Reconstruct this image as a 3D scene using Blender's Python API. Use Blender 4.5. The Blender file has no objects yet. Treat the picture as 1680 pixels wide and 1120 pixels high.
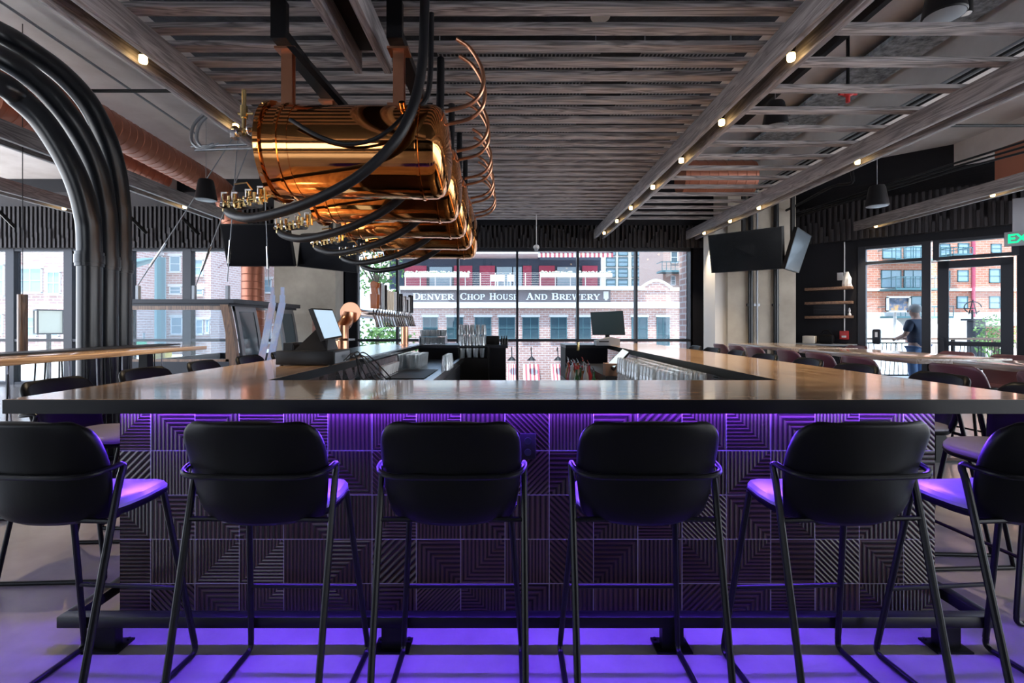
import bpy, bmesh, math, random
from mathutils import Vector, Matrix
random.seed(7)
C = bpy.context.scene
COL = C.collection
PI = math.pi
CZ = 1.374                      # eye height
# ------------------------------------------------------------------ camera
cd = bpy.data.cameras.new('camera'); cam = bpy.data.objects.new('camera', cd); COL.objects.link(cam)
cam.location = (0, 0, CZ); cam.rotation_euler = (PI/2, 0, 0)
cd.sensor_width = 36; cd.lens = 800/1680*36; cd.clip_start = .05; cd.clip_end = 400
cd.shift_x = 8/1680; cd.shift_y = -28/1680
C.camera = cam
# ------------------------------------------------------------------ world, sun, exposure
w = bpy.data.worlds.new('sky'); C.world = w; w.use_nodes = True
nt = w.node_tree; nt.nodes.clear()
out = nt.nodes.new('ShaderNodeOutputWorld'); bg = nt.nodes.new('ShaderNodeBackground')
tc = nt.nodes.new('ShaderNodeTexCoord'); sep = nt.nodes.new('ShaderNodeSeparateXYZ')
rmp = nt.nodes.new('ShaderNodeValToRGB'); no = nt.nodes.new('ShaderNodeTexNoise'); mx = nt.nodes.new('ShaderNodeMix')
mx.data_type = 'RGBA'
nt.links.new(tc.outputs['Generated'], sep.inputs[0]); nt.links.new(sep.outputs['Z'], rmp.inputs[0])
rmp.color_ramp.elements[0].position = .0; rmp.color_ramp.elements[0].color = (.80, .88, 1, 1)
rmp.color_ramp.elements[1].position = .6; rmp.color_ramp.elements[1].color = (.42, .64, 1, 1)
no.inputs['Scale'].default_value = 3.2; no.inputs['Detail'].default_value = 6
nt.links.new(tc.outputs['Generated'], no.inputs['Vector'])
r2 = nt.nodes.new('ShaderNodeValToRGB'); r2.color_ramp.elements[0].position = .45; r2.color_ramp.elements[1].position = .62
nt.links.new(no.outputs[0], r2.inputs[0]); nt.links.new(r2.outputs[0], mx.inputs['Factor'])
nt.links.new(rmp.outputs[0], mx.inputs['A']); mx.inputs['B'].default_value = (.95, .97, 1, 1)
nt.links.new(mx.outputs['Result'], bg.inputs[0]); bg.inputs[1].default_value = 2.3
nt.links.new(bg.outputs[0], out.inputs[0])
sd = bpy.data.lights.new('sun', 'SUN'); sun = bpy.data.objects.new('sun', sd); COL.objects.link(sun)
sd.energy = 7.5; sd.angle = math.radians(3); sd.color = (1, .95, .88)
sun.rotation_euler = (math.radians(22), 0, math.radians(-28))
C.view_settings.view_transform = 'Standard'; C.view_settings.look = 'None'
C.view_settings.exposure = 1.4; C.view_settings.gamma = 1; C.view_settings.use_curve_mapping = False

# ------------------------------------------------------------------ helpers
def at(px, py, Y):              # a point of the place at depth Y
    return Vector(((px-832)*Y/800, Y, CZ+(532-py)*Y/800))

class MB:
    def __init__(s, M=None): s.v = []; s.f = []; s.mi = []; s.M = M; s.cur = 0
    def add(s, vs, fs):
        b = len(s.v)
        for p in vs:
            p = Vector(p); s.v.append(s.M @ p if s.M else p)
        for f in fs: s.f.append([b+i for i in f]); s.mi.append(s.cur)
        return s
    def box(s, x0, x1, y0, y1, z0, z1, ch=0):
        if ch:
            b = bmesh.new(); bmesh.ops.create_cube(b, size=1)
            for v in b.verts: v.co = Vector(((x0+x1)/2+v.co.x*(x1-x0), (y0+y1)/2+v.co.y*(y1-y0), (z0+z1)/2+v.co.z*(z1-z0)))
            bmesh.ops.bevel(b, geom=b.edges[:], offset=ch, segments=2, affect='EDGES', profile=.5)
            b.verts.index_update()
            s.add([v.co.copy() for v in b.verts], [[v.index for v in f.verts] for f in b.faces]); b.free(); return s
        vs = [(x, y, z) for z in (z0, z1) for y in (y0, y1) for x in (x0, x1)]
        return s.add(vs, [(0,2,3,1), (4,5,7,6), (0,1,5,4), (2,6,7,3), (0,4,6,2), (1,3,7,5)])
    def hexa(s, q, d):          # quad q extruded by vector d
        d = Vector(d); a = [Vector(p) for p in q]; b = [p+d for p in a]; n = len(a)
        return s.add(a+b, [tuple(range(n-1, -1, -1)), tuple(range(n, 2*n))]+[(i, (i+1) % n, n+(i+1) % n, n+i) for i in range(n)])
    def tube(s, pts, r, seg=12, closed=False, cap=True):
        pts = [Vector(p) for p in pts]; n = len(pts); rs = r if isinstance(r, (list, tuple)) else [r]*n
        T = []
        for i in range(n):
            if closed: t = pts[(i+1) % n]-pts[i-1]
            else: t = pts[min(i+1, n-1)]-pts[max(i-1, 0)]
            T.append(t.normalized())
        up = Vector((0, 0, 1)) if abs(T[0].z) < .9 else Vector((1, 0, 0))
        N = (up-T[0]*up.dot(T[0])).normalized(); vs = []
        for i in range(n):
            N = (N-T[i]*N.dot(T[i])).normalized(); B = T[i].cross(N)
            for k in range(seg):
                a = 2*PI*k/seg; vs.append(pts[i]+(N*math.cos(a)+B*math.sin(a))*rs[i])
        fs = []
        for i in range(n if closed else n-1):
            j = (i+1) % n
            for k in range(seg):
                fs.append((i*seg+k, i*seg+(k+1) % seg, j*seg+(k+1) % seg, j*seg+k))
        if cap and not closed:
            fs.append(tuple(range(seg-1, -1, -1))); fs.append(tuple((n-1)*seg+k for k in range(seg)))
        return s.add(vs, fs)
    def cyl(s, p0, p1, r, seg=16, r2=None): return s.tube([p0, p1], [r, r if r2 is None else r2], seg)
    def lathe(s, prof, o=(0, 0, 0), axis='Z', seg=24):   # prof: (radius, along)
        o = Vector(o); vs = []; n = len(prof)
        for r, h in prof:
            for k in range(seg):
                a = 2*PI*k/seg; c, d = r*math.cos(a), r*math.sin(a)
                vs.append(o+Vector((c, d, h) if axis == 'Z' else (h, c, d) if axis == 'X' else (d, h, c)))
        fs = [(i*seg+k, i*seg+(k+1) % seg, (i+1)*seg+(k+1) % seg, (i+1)*seg+k) for i in range(n-1) for k in range(seg)]
        fs += [tuple(range(seg-1, -1, -1)), tuple((n-1)*seg+k for k in range(seg))]
        return s.add(vs, fs)
    def ball(s, c, r, seg=12, sq=(1, 1, 1)):
        c = Vector(c); n = seg//2; vs = []
        for i in range(1, n):
            for k in range(seg):
                t, a = PI*i/n, 2*PI*k/seg
                vs.append(c+Vector((r*sq[0]*math.sin(t)*math.cos(a), r*sq[1]*math.sin(t)*math.sin(a), r*sq[2]*math.cos(t))))
        fs = [(i*seg+k, (i+1)*seg+k, (i+1)*seg+(k+1) % seg, i*seg+(k+1) % seg) for i in range(n-2) for k in range(seg)]
        vs += [c+Vector((0, 0, r*sq[2])), c-Vector((0, 0, r*sq[2]))]; a, b = len(vs)-2, len(vs)-1
        fs += [(k, (k+1) % seg, a) for k in range(seg)]+[((n-2)*seg+(k+1) % seg, (n-2)*seg+k, b) for k in range(seg)]
        return s.add(vs, fs)
    def build(s, name, mat, parent=None, flat=False):
        off = Vector((0, 0, 0)); p = parent
        while p: off += p.location; p = p.parent
        me = bpy.data.meshes.new(name); me.from_pydata([v-off for v in s.v], [], s.f)
        mats = mat if isinstance(mat, (list, tuple)) else [mat]
        for m in mats: me.materials.append(m)
        if len(mats) > 1: me.polygons.foreach_set('material_index', s.mi)
        b = bmesh.new(); b.from_mesh(me)
        bmesh.ops.recalc_face_normals(b, faces=b.faces[:])
        if not flat:
            for f in b.faces: f.smooth = True
            for e in b.edges:
                if len(e.link_faces) == 2 and e.calc_face_angle(0) > .62: e.smooth = False
        b.to_mesh(me); b.free()
        o = bpy.data.objects.new(name, me); COL.objects.link(o)
        if parent: o.parent = parent
        return o

ORD = ['nearest', 'second', 'third', 'fourth', 'fifth', 'sixth', 'seventh', 'eighth', 'ninth', 'tenth', 'eleventh', 'twelfth', 'thirteenth',
       'fourteenth', 'fifteenth', 'sixteenth', 'seventeenth', 'eighteenth', 'nineteenth', 'twentieth', 'twenty-first', 'twenty-second', 'twenty-third',
       'twenty-fourth', 'twenty-fifth', 'twenty-sixth', 'twenty-seventh', 'twenty-eighth', 'twenty-ninth', 'thirtieth', 'thirty-first']
def tag(o, label, cat, group=None):
    o['label'] = label; o['category'] = cat
    if group: o['group'] = group
    return o
LR3 = ['left', 'middle', 'right']
LR = ['leftmost', 'second from left', 'third from left', 'fourth from left', 'rightmost']
def thing(name, label, cat, loc=(0, 0, 0), rz=0, group=None):
    o = bpy.data.objects.new(name, None); COL.objects.link(o); o.empty_display_size = .1
    o.location = loc; o.rotation_euler = (0, 0, rz); return tag(o, label, cat, group)
def struct(name, mb, m, flat=False):
    o = mb.build(name, m, None, flat); o['kind'] = 'structure'; return o
KIDS = {}
def dup(root, loc, rz, label, group=None, rot=None):
    def cp(o, par):
        c = o.copy(); COL.objects.link(c)
        if par: c.parent = par; c.matrix_parent_inverse = Matrix()
        for ch in list(o.children): cp(ch, c)
        return c
    r = cp(root, None); r.location = loc; r.rotation_euler = rot or (0, 0, rz); r['label'] = label
    if group: r['group'] = group
    return r
def curve(pts, n=8):            # Catmull-Rom through pts
    P = [Vector(p) for p in pts]; P = [P[0]*2-P[1]]+P+[P[-1]*2-P[-2]]; o = []
    for i in range(1, len(P)-2):
        for k in range(n):
            t = k/n; a, b, c, d = P[i-1], P[i], P[i+1], P[i+2]
            o.append(.5*((2*b)+(c-a)*t+(2*a-5*b+4*c-d)*t*t+(3*b-a-3*c+d)*t**3))
    o.append(P[-2]); return o

# ------------------------------------------------------------------ materials
def mat(name, col, rough=.5, metal=0, spec=.5, emit=None, es=1, bump=None, noise=None, coat=0, ani=None):
    m = bpy.data.materials.new(name); m.use_nodes = True; t = m.node_tree; b = t.nodes['Principled BSDF']
    b.inputs['Base Color'].default_value = (*col, 1); b.inputs['Roughness'].default_value = rough
    b.inputs['Metallic'].default_value = metal; b.inputs['Specular IOR Level'].default_value = spec
    if coat: b.inputs['Coat Weight'].default_value = coat; b.inputs['Coat Roughness'].default_value = .06
    if emit: b.inputs['Emission Color'].default_value = (*emit, 1); b.inputs['Emission Strength'].default_value = es
    if noise or bump:
        c = t.nodes.new('ShaderNodeTexCoord'); mp = t.nodes.new('ShaderNodeMapping'); n = t.nodes.new('ShaderNodeTexNoise')
        sc = (noise or bump)[0]; mp.inputs['Scale'].default_value = sc if isinstance(sc, tuple) else (sc, sc, sc)
        n.inputs['Scale'].default_value = 1; n.inputs['Detail'].default_value = 8; n.inputs['Roughness'].default_value = .6
        t.links.new(c.outputs['Object'], mp.inputs[0]); t.links.new(mp.outputs[0], n.inputs['Vector'])
        if noise:
            r = t.nodes.new('ShaderNodeValToRGB'); t.links.new(n.outputs[0], r.inputs[0]); cols = noise[1]
            e = r.color_ramp.elements; e[0].position = .32; e[1].position = .68
            e[0].color = (*cols[0], 1); e[1].color = (*cols[-1], 1)
            if len(cols) == 3: q = e.new(.5); q.color = (*cols[1], 1)
            t.links.new(r.outputs[0], b.inputs['Base Color'])
        if bump:
            q = t.nodes.new('ShaderNodeBump'); q.inputs['Strength'].default_value = bump[1]; q.inputs['Distance'].default_value = bump[2] if len(bump) > 2 else .01
            t.links.new(n.outputs[0], q.inputs['Height']); t.links.new(q.outputs[0], b.inputs['Normal'])
    return m
def wood(name, dark, light, axis='X', rough=.5, sc=1, coat=0, spec=.5, bump=.3):
    m = bpy.data.materials.new(name); m.use_nodes = True; t = m.node_tree; b = t.nodes['Principled BSDF']
    c = t.nodes.new('ShaderNodeTexCoord'); mp = t.nodes.new('ShaderNodeMapping')
    s = {'X': (.35, 5, 5), 'Y': (5, .35, 5), 'Z': (5, 5, .35)}[axis]; mp.inputs['Scale'].default_value = tuple(v*sc for v in s)
    n = t.nodes.new('ShaderNodeTexNoise'); n.inputs['Scale'].default_value = 1.6; n.inputs['Detail'].default_value = 3; n.inputs['Distortion'].default_value = .6
    mu = t.nodes.new('ShaderNodeMath'); mu.operation = 'MULTIPLY'; mu.inputs[1].default_value = 14
    fr = t.nodes.new('ShaderNodeMath'); fr.operation = 'PINGPONG'; fr.inputs[1].default_value = 1
    n2 = t.nodes.new('ShaderNodeTexNoise'); n2.inputs['Scale'].default_value = 9; n2.inputs['Detail'].default_value = 6
    ad = t.nodes.new('ShaderNodeMath'); ad.operation = 'MULTIPLY_ADD'; ad.inputs[1].default_value = .55
    sb = t.nodes.new('ShaderNodeMath'); sb.operation = 'MULTIPLY'; sb.inputs[1].default_value = .5
    r = t.nodes.new('ShaderNodeValToRGB'); e = r.color_ramp.elements; e[0].position = .15; e[1].position = .85
    e[0].color = (*dark, 1); e[1].color = (*light, 1)
    oi = t.nodes.new('ShaderNodeObjectInfo'); va = t.nodes.new('ShaderNodeVectorMath'); va.operation = 'ADD'
    cb = t.nodes.new('ShaderNodeCombineXYZ'); rm = t.nodes.new('ShaderNodeMath'); rm.operation = 'MULTIPLY'; rm.inputs[1].default_value = 37
    t.links.new(oi.outputs['Random'], rm.inputs[0])
    for i in range(3): t.links.new(rm.outputs[0], cb.inputs[i])
    L = t.links.new
    L(c.outputs['Object'], mp.inputs[0]); L(mp.outputs[0], va.inputs[0]); L(cb.outputs[0], va.inputs[1])
    L(va.outputs[0], n.inputs['Vector']); L(va.outputs[0], n2.inputs['Vector'])
    L(n.outputs[0], mu.inputs[0]); L(mu.outputs[0], fr.inputs[0]); L(fr.outputs[0], ad.inputs[0]); L(n2.outputs[0], sb.inputs[0]); L(sb.outputs[0], ad.inputs[2])
    L(ad.outputs[0], r.inputs[0]); L(r.outputs[0], b.inputs['Base Color'])
    b.inputs['Roughness'].default_value = rough; b.inputs['Specular IOR Level'].default_value = spec
    if coat: b.inputs['Coat Weight'].default_value = coat; b.inputs['Coat Roughness'].default_value = .05
    if bump:
        q = t.nodes.new('ShaderNodeBump'); q.inputs['Strength'].default_value = bump; q.inputs['Distance'].default_value = .003
        L(ad.outputs[0], q.inputs['Height']); L(q.outputs[0], b.inputs['Normal'])
    return m
def brick(name, c1, c2, mortar, plane='XZ', bw=.24, bh=.08):
    m = bpy.data.materials.new(name); m.use_nodes = True; t = m.node_tree; b = t.nodes['Principled BSDF']
    c = t.nodes.new('ShaderNodeTexCoord'); s = t.nodes.new('ShaderNodeSeparateXYZ'); k = t.nodes.new('ShaderNodeCombineXYZ')
    t.links.new(c.outputs['Object'], s.inputs[0]); ad = t.nodes.new('ShaderNodeMath')
    t.links.new(s.outputs['X'], ad.inputs[0]); t.links.new(s.outputs['Y'], ad.inputs[1])
    t.links.new(ad.outputs[0], k.inputs['X']); t.links.new(s.outputs['Z'], k.inputs['Y'])
    br = t.nodes.new('ShaderNodeTexBrick'); t.links.new(k.outputs[0], br.inputs['Vector'])
    br.inputs['Scale'].default_value = 1; br.inputs['Brick Width'].default_value = bw; br.inputs['Row Height'].default_value = bh
    br.inputs['Mortar Size'].default_value = .02; br.inputs['Color1'].default_value = (*c1, 1); br.inputs['Color2'].default_value = (*c2, 1)
    br.inputs['Mortar'].default_value = (*mortar, 1); t.links.new(br.outputs[0], b.inputs['Base Color']); b.inputs['Roughness'].default_value = .85
    return m
def glassmat(name, tint=(1, 1, 1), refl=1.0, base=.03):
    m = bpy.data.materials.new(name); m.use_nodes = True; t = m.node_tree; t.nodes.clear()
    o = t.nodes.new('ShaderNodeOutputMaterial'); mxs = t.nodes.new('ShaderNodeMixShader'); tr = t.nodes.new('ShaderNodeBsdfTransparent')
    g = t.nodes.new('ShaderNodeBsdfGlossy'); g.inputs['Roughness'].default_value = .02; lw = t.nodes.new('ShaderNodeLayerWeight'); lw.inputs[0].default_value = .25
    tr.inputs[0].default_value = (*tint, 1); mm = t.nodes.new('ShaderNodeMath'); mm.operation = 'MULTIPLY_ADD'; mm.inputs[1].default_value = refl*.8; mm.inputs[2].default_value = base
    t.links.new(lw.outputs['Fresnel'], mm.inputs[0]); t.links.new(mm.outputs[0], mxs.inputs[0])
    t.links.new(tr.outputs[0], mxs.inputs[1]); t.links.new(g.outputs[0], mxs.inputs[2]); t.links.new(mxs.outputs[0], o.inputs[0]); return m

def tilemat():                  # relief tiles: each a random line pattern
    m = bpy.data.materials.new('relief_tile'); m.use_nodes = True; t = m.node_tree; b = t.nodes['Principled BSDF']; L = t.links.new
    def M(op, a, b_=None, c_=None):
        n = t.nodes.new('ShaderNodeMath'); n.operation = op
        for i, v in enumerate((a, b_, c_)):
            if v is None: continue
            if isinstance(v, (int, float)): n.inputs[i].default_value = v
            else: L(v, n.inputs[i])
        return n.outputs[0]
    c = t.nodes.new('ShaderNodeTexCoord'); s = t.nodes.new('ShaderNodeSeparateXYZ'); L(c.outputs['Object'], s.inputs[0])
    U = M('DIVIDE', M('ADD', M('ADD', s.outputs['X'], s.outputs['Y']), 4.499+.203*40), .203)
    V = M('DIVIDE', M("ADD", s.outputs["Z"], .016), .203)
    iu, iv = M('FLOOR', U), M('FLOOR', V); u = M('SUBTRACT', M('SUBTRACT', U, iu), .5); v = M('SUBTRACT', M('SUBTRACT', V, iv), .5)
    k = t.nodes.new('ShaderNodeCombineXYZ'); L(iu, k.inputs[0]); L(iv, k.inputs[1])
    wn = t.nodes.new('ShaderNodeTexWhiteNoise'); wn.noise_dimensions = '3D'; L(k.outputs[0], wn.inputs['Vector'])
    sp = t.nodes.new('ShaderNodeSeparateColor'); L(wn.outputs['Color'], sp.inputs[0]); R, G, B = sp.outputs[0], sp.outputs[1], sp.outputs[2]
    ang = M('MULTIPLY', M('FLOOR', M('MULTIPLY', R, 5)), PI/4)
    lin = M('ADD', M('MULTIPLY', u, M('COSINE', ang)), M('MULTIPLY', v, M('SINE', ang)))
    ox = M('SUBTRACT', M('MULTIPLY', M('ROUND', G), 1.0), .5); oy = M('SUBTRACT', M('MULTIPLY', M('ROUND', B), 1.0), .5)
    nest = M('MAXIMUM', M('ABSOLUTE', M('SUBTRACT', u, ox)), M('ABSOLUTE', M('SUBTRACT', v, oy)))
    sel = M('GREATER_THAN', M('FRACT', M('MULTIPLY', M('ADD', G, B), 7.3)), .5)
    d = M('ADD', M('MULTIPLY', lin, M('SUBTRACT', 1, sel)), M('MULTIPLY', nest, sel))
    ln = M('PINGPONG', M('MULTIPLY', d, M('ADD', 16, M('MULTIPLY', B, 12))), 1)
    ln = M('SMOOTH_MIN', ln, .75, .3)
    edge = M('MAXIMUM', M('ABSOLUTE', u), M('ABSOLUTE', v)); gr = M('GREATER_THAN', edge, .49)
    cell = M('MULTIPLY_ADD', G, .5, .6)
    r = t.nodes.new('ShaderNodeValToRGB'); e = r.color_ramp.elements; e[0].position = .1; e[1].position = .8
    e[0].color = (.062, .032, .028, 1); e[1].color = (.006, .004, .005, 1); L(ln, r.inputs[0])
    vm = t.nodes.new('ShaderNodeVectorMath'); vm.operation = 'SCALE'; L(r.outputs[0], vm.inputs[0]); L(cell, vm.inputs['Scale'])
    mx = t.nodes.new('ShaderNodeMix'); mx.data_type = 'RGBA'; L(gr, mx.inputs['Factor']); L(vm.outputs[0], mx.inputs['A']); mx.inputs['B'].default_value = (.17, .15, .16, 1)
    L(mx.outputs['Result'], b.inputs['Base Color']); b.inputs['Roughness'].default_value = .26
    q = t.nodes.new('ShaderNodeBump'); q.inputs['Strength'].default_value = .7; q.inputs['Distance'].default_value = .004
    b.inputs['Specular IOR Level'].default_value = .3; L(M('SUBTRACT', ln, gr), q.inputs['Height']); L(q.outputs[0], b.inputs['Normal']); return m

Mt = {}
Mt['concrete'] = mat('ceiling_concrete', (.42, .40, .39), .8, noise=(.7, [(.52, .47, .45), (.66, .62, .61), (.80, .77, .75)]), bump=(6, .2))
Mt['conc_tan'] = mat('column_concrete', (.5, .45, .38), .8, noise=(1.3, [(.30, .26, .21), (.46, .41, .34)]), bump=(9, .3))
Mt['floor'] = mat('polished_concrete_floor', (.4, .38, .36), .2, noise=(1.4, [(.19, .17, .16), (.30, .275, .26)]), coat=.3)
Mt['slat'] = wood('grey_slat_wood', (.10, .088, .09), (.50, .455, .45), 'X', .5, 1.6)
Mt['beam'] = wood('grey_beam_wood', (.12, .108, .112), (.36, .325, .33), 'Y', .45, 1.6)
Mt['screen'] = mat('charcoal_screen_wood', (.035, .032, .036), .6, spec=.3)
Mt['counter'] = wood('varnished_counter_wood', (.30, .16, .08), (.78, .50, .28), 'X', .13, .9, coat=.5, bump=0)
Mt['counterY'] = wood('varnished_side_counter_wood', (.30, .16, .08), (.78, .50, .28), 'Y', .13, .9, coat=.5, bump=0)
Mt['table'] = wood('table_wood', (.22, .16, .12), (.46, .38, .32), 'Y', .2, 1, coat=.5, bump=0)
Mt['shelf'] = wood('shelf_wood', (.12, .06, .04), (.32, .19, .12), 'X', .4, 2)
Mt['wood_brown'] = wood('brown_wood', (.10, .045, .02), (.30, .14, .06), 'Z', .35, 2, coat=.3)
Mt['tile'] = tilemat()
Mt['black'] = mat('black_paint', (.005, .005, .007), .5, spec=.3)
Mt['blackwall'] = mat('black_wall_paint', (.006, .0065, .011), .6, spec=.3)
Mt['steelblk'] = mat('black_steel', (.004, .004, .005), .38, spec=.2)
Mt['frame'] = mat('dark_aluminium_frame', (.02, .023, .032), .4, .3)
Mt['pipe'] = mat('black_gloss_pipe', (.006, .008, .012), .3, spec=.45)
Mt['leather'] = mat('black_leather', (.003, .003, .0035), .45, spec=.14, bump=(90, .15, .002))
Mt['seatl'] = mat('dark_vinyl_seat', (.20, .19, .21), .34, bump=(60, .12, .002))
Mt['maroon'] = mat('maroon_leather', (.10, .035, .045), .4, bump=(80, .12, .002))
Mt['copper'] = mat('polished_copper', (.95, .40, .125), .07, 1, bump=(3, .04, .01))
Mt['copper2'] = mat('brushed_copper', (.62, .30, .18), .28, 1)
Mt['duct'] = mat('copper_painted_duct', (.42, .16, .10), .38, .55)
Mt['brass'] = mat('brass_fitting', (.80, .60, .28), .2, 1)
Mt['steel'] = mat('stainless_steel', (.55, .58, .62), .22, 1)
Mt['chrome'] = mat('chrome', (.8, .8, .82), .08, 1)
Mt['hose'] = mat('black_rubber_hose', (.008, .008, .010), .45, spec=.3, bump=(160, .4, .002))
Mt['screenblk'] = mat('tv_glass', (.003, .003, .005), .22, spec=.12)
Mt['plastic'] = mat('black_plastic', (.010, .009, .009), .4, spec=.25)
Mt['deck'] = mat('navy_ceiling_deck', (.03, .033, .045), .75, noise=(7, [(.008, .009, .014), (.035, .04, .055)]), bump=(14, .8, .03))
Mt['white'] = mat('white_paint', (.75, .75, .76), .5)
Mt['grey'] = mat('grey_metal', (.30, .32, .35), .4, .4)
Mt['clear'] = glassmat('clear_cabin_glass', (.82, .88, .92), .25, .01)
Mt['cabinm'] = mat('worn_aluminium', (.20, .20, .21), .35, .5)
Mt['glass'] = glassmat('window_glass', (.60, .66, .70), .5, .02)
Mt['drink'] = glassmat('drinking_glass', (.94, .97, .98), 1.4, .12)
_t = Mt['drink'].node_tree; _o = [n for n in _t.nodes if n.type == 'OUTPUT_MATERIAL'][0]; _m0 = _o.inputs[0].links[0].from_socket
_d = _t.nodes.new('ShaderNodeBsdfDiffuse'); _d.inputs[0].default_value = (.8, .86, .9, 1); _ms = _t.nodes.new('ShaderNodeMixShader'); _ms.inputs[0].default_value = .16
_t.links.new(_m0, _ms.inputs[1]); _t.links.new(_d.outputs[0], _ms.inputs[2]); _t.links.new(_ms.outputs[0], _o.inputs[0])
Mt['led'] = mat('led_violet', (.2, .1, 1), emit=(.14, .045, 1), es=165)
Mt['ledside'] = mat('led_violet_dim', (.2, .1, 1), emit=(.20, .04, 1), es=14)
Mt['bulb'] = mat('warm_lamp_lens', (1, .8, .5), emit=(1, .66, .26), es=4)
Mt['screenlit'] = mat('lit_register_screen', (.5, .6, .7), .2, emit=(.35, .5, .62), es=.35)
Mt['label'] = mat('printed_white', (.8, .8, .8), .5)
Mt['exit'] = mat('exit_green', (0, .5, .2), emit=(.0, .42, .13), es=1.1)
Mt['brickr'] = brick('red_brick', (.36, .15, .11), (.44, .21, .15), (.50, .42, .38))
Mt['brickl'] = brick('pale_pink_brick', (.40, .22, .19), (.50, .30, .26), (.60, .52, .50), bw=.42, bh=.15)
Mt['bricko'] = brick('orange_brick', (.46, .16, .10), (.54, .22, .14), (.50, .36, .30), bw=.5, bh=.18)
Mt['stone'] = mat('pale_stone_trim', (.66, .63, .60), .8)
Mt['magenta'] = mat('magenta_render', (.42, .07, .12), .8)
Mt['cream'] = mat('cream_render', (.62, .58, .52), .8)
Mt['wglass'] = mat('dark_window_glass', (.045, .08, .10), .08, spec=.9)
Mt['wglassc'] = mat('curtained_window_glass', (.25, .36, .42), .15, spec=.9)
Mt['teal'] = mat('teal_metal', (.06, .14, .16), .5)
Mt['leaf'] = mat('green_leaf', (.10, .22, .06), .6, noise=(2, [(.05, .13, .03), (.20, .34, .10)]))
Mt['bark'] = mat('tree_bark', (.12, .09, .07), .9)
Mt['asphalt'] = mat('asphalt', (.22, .22, .24), .9)
Mt['paving'] = mat('patio_paving', (.62, .60, .57), .8)
Mt['red'] = mat('red_plastic', (.5, .03, .03), .4)
Mt['yellow'] = mat('yellow_plastic', (.8, .5, .02), .5)
Mt['skin'] = mat('skin', (.55, .32, .24), .6)
Mt['shirt'] = mat('navy_polo_shirt', (.035, .05, .09), .8)
Mt['denim'] = mat('blue_denim', (.12, .20, .36), .8)
Mt['hairgrey'] = mat('grey_hair', (.45, .43, .42), .8)
Mt['lantern'] = mat('lantern_glass', (.8, .78, .66), .4, emit=(.9, .85, .65), es=.35)
Mt['awn1'] = mat('awning_white', (.72, .70, .70), .8); Mt['awn2'] = mat('awning_red', (.36, .07, .09), .8)

# ================================================================== THE SETTING
WY = 11.2                                                  # depth of the rear window wall
OM = Matrix.Translation((6.1, 11.17, 0)) @ Matrix(((.7214, .6925, 0, 0), (-.6925, .7214, 0, 0), (0, 0, 1, 0), (0, 0, 0, 1)))   # oblique wall frame: x along, y outward
struct('floor', MB().box(-13, 9.6, -7.2, 12, -.12, 0), Mt['floor'], True)
m = MB(); xs_ = [-13, -10.5, -7.2, -6.8, -3.5, -3.1, -.6, 3.2, 6.2, 9.6]
for a, b in ((-13, -7.0), (-3.2, 9.6)): m.box(a, b, -7.2, -7, 0, 4.72)
m.box(-13, 9.6, -7.2, -7, 3.3, 4.72); m.box(-13, 9.6, -7.2, -7, 0, 1.2)
struct('wall_front', m, Mt['blackwall'], True)  # unseen dark wall added to cut light from behind; opening kept for tank reflections
struct('ceiling', MB().box(-13, 12, -7.2, 12, 4.72, 4.95), Mt['concrete'], True)
m = MB()
for x0, x1, z in ((-4.45, -3.75, 4.42), (-8.3, -7.6, 4.3), (5.0, 5.95, 4.15), (8.3, 9.0, 4.3)): m.box(x0, x1, -4, 11.3, z, 4.72)
struct('ceiling_ribs', m, Mt['concrete'], True)['label'] = 'concrete downstand ribs'
struct('ceiling_deck', MB().box(-2.9, 2.2, -2, 11.1, 3.86, 3.92), Mt['deck'], True)
# slat screen and header over the rear windows
def slatscreen(name, x0, x1, M=None, z0=3.11, zt=3.62, step=.1):
    m = MB(M); x = x0; k = 0; z2 = zt
    rr = random.Random(3)
    while x < x1:
        top = zt if rr.random() > .45 else z0+rr.uniform(.12, .42)
        m.box(x, x+.045, -.12, -.07 if top == zt else -.02, z0, zt)
        m.box(x+.05, x+.095, -.16, -.10, z0, z0+.1+.35*abs(math.sin(k*.55+rr.random())))
        x += step; k += 1
    m.box(x0, x1, 0, .06, z0, zt+.35)
    return struct(name, m, Mt['screen'], True)
slatscreen('trim_1', -13, -2.5, Matrix.Translation((0, WY-.04, 0)), zt=4.05)
slatscreen('trim_2', -2.5, 6.1, Matrix.Translation((0, WY-.04, 0)), zt=3.62)
slatscreen('trim_3', .0, 4.6, OM, zt=3.9)
m = MB().box(-2.5, 6.2, WY-.12, WY+.2, 3.62, 4.72)
struct('wall_header', m, Mt['blackwall'], True)
struct('wall_header', MB().box(-13, -2.5, WY+.02, WY+.2, 4.05, 4.72), Mt['blackwall'], True)
struct('wall_header', MB(OM).box(0, 4.6, .0, .2, 3.9, 4.72), Mt['blackwall'], True)
# rear wall solid bits
struct('wall_rear', MB().box(4.2, 6.15, WY-.05, WY+.2, 0, 3.11), Mt['blackwall'], True)
struct('wall_rear', MB().box(-3.78, -3.45, WY-.05, WY+.2, 0, 3.11), Mt['blackwall'], True)
m = MB(); m.box(-4.97, -3.66, 10.4, 10.9, 0, 4.72)
struct('pillar_rear', m, Mt['conc_tan'], True)
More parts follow.
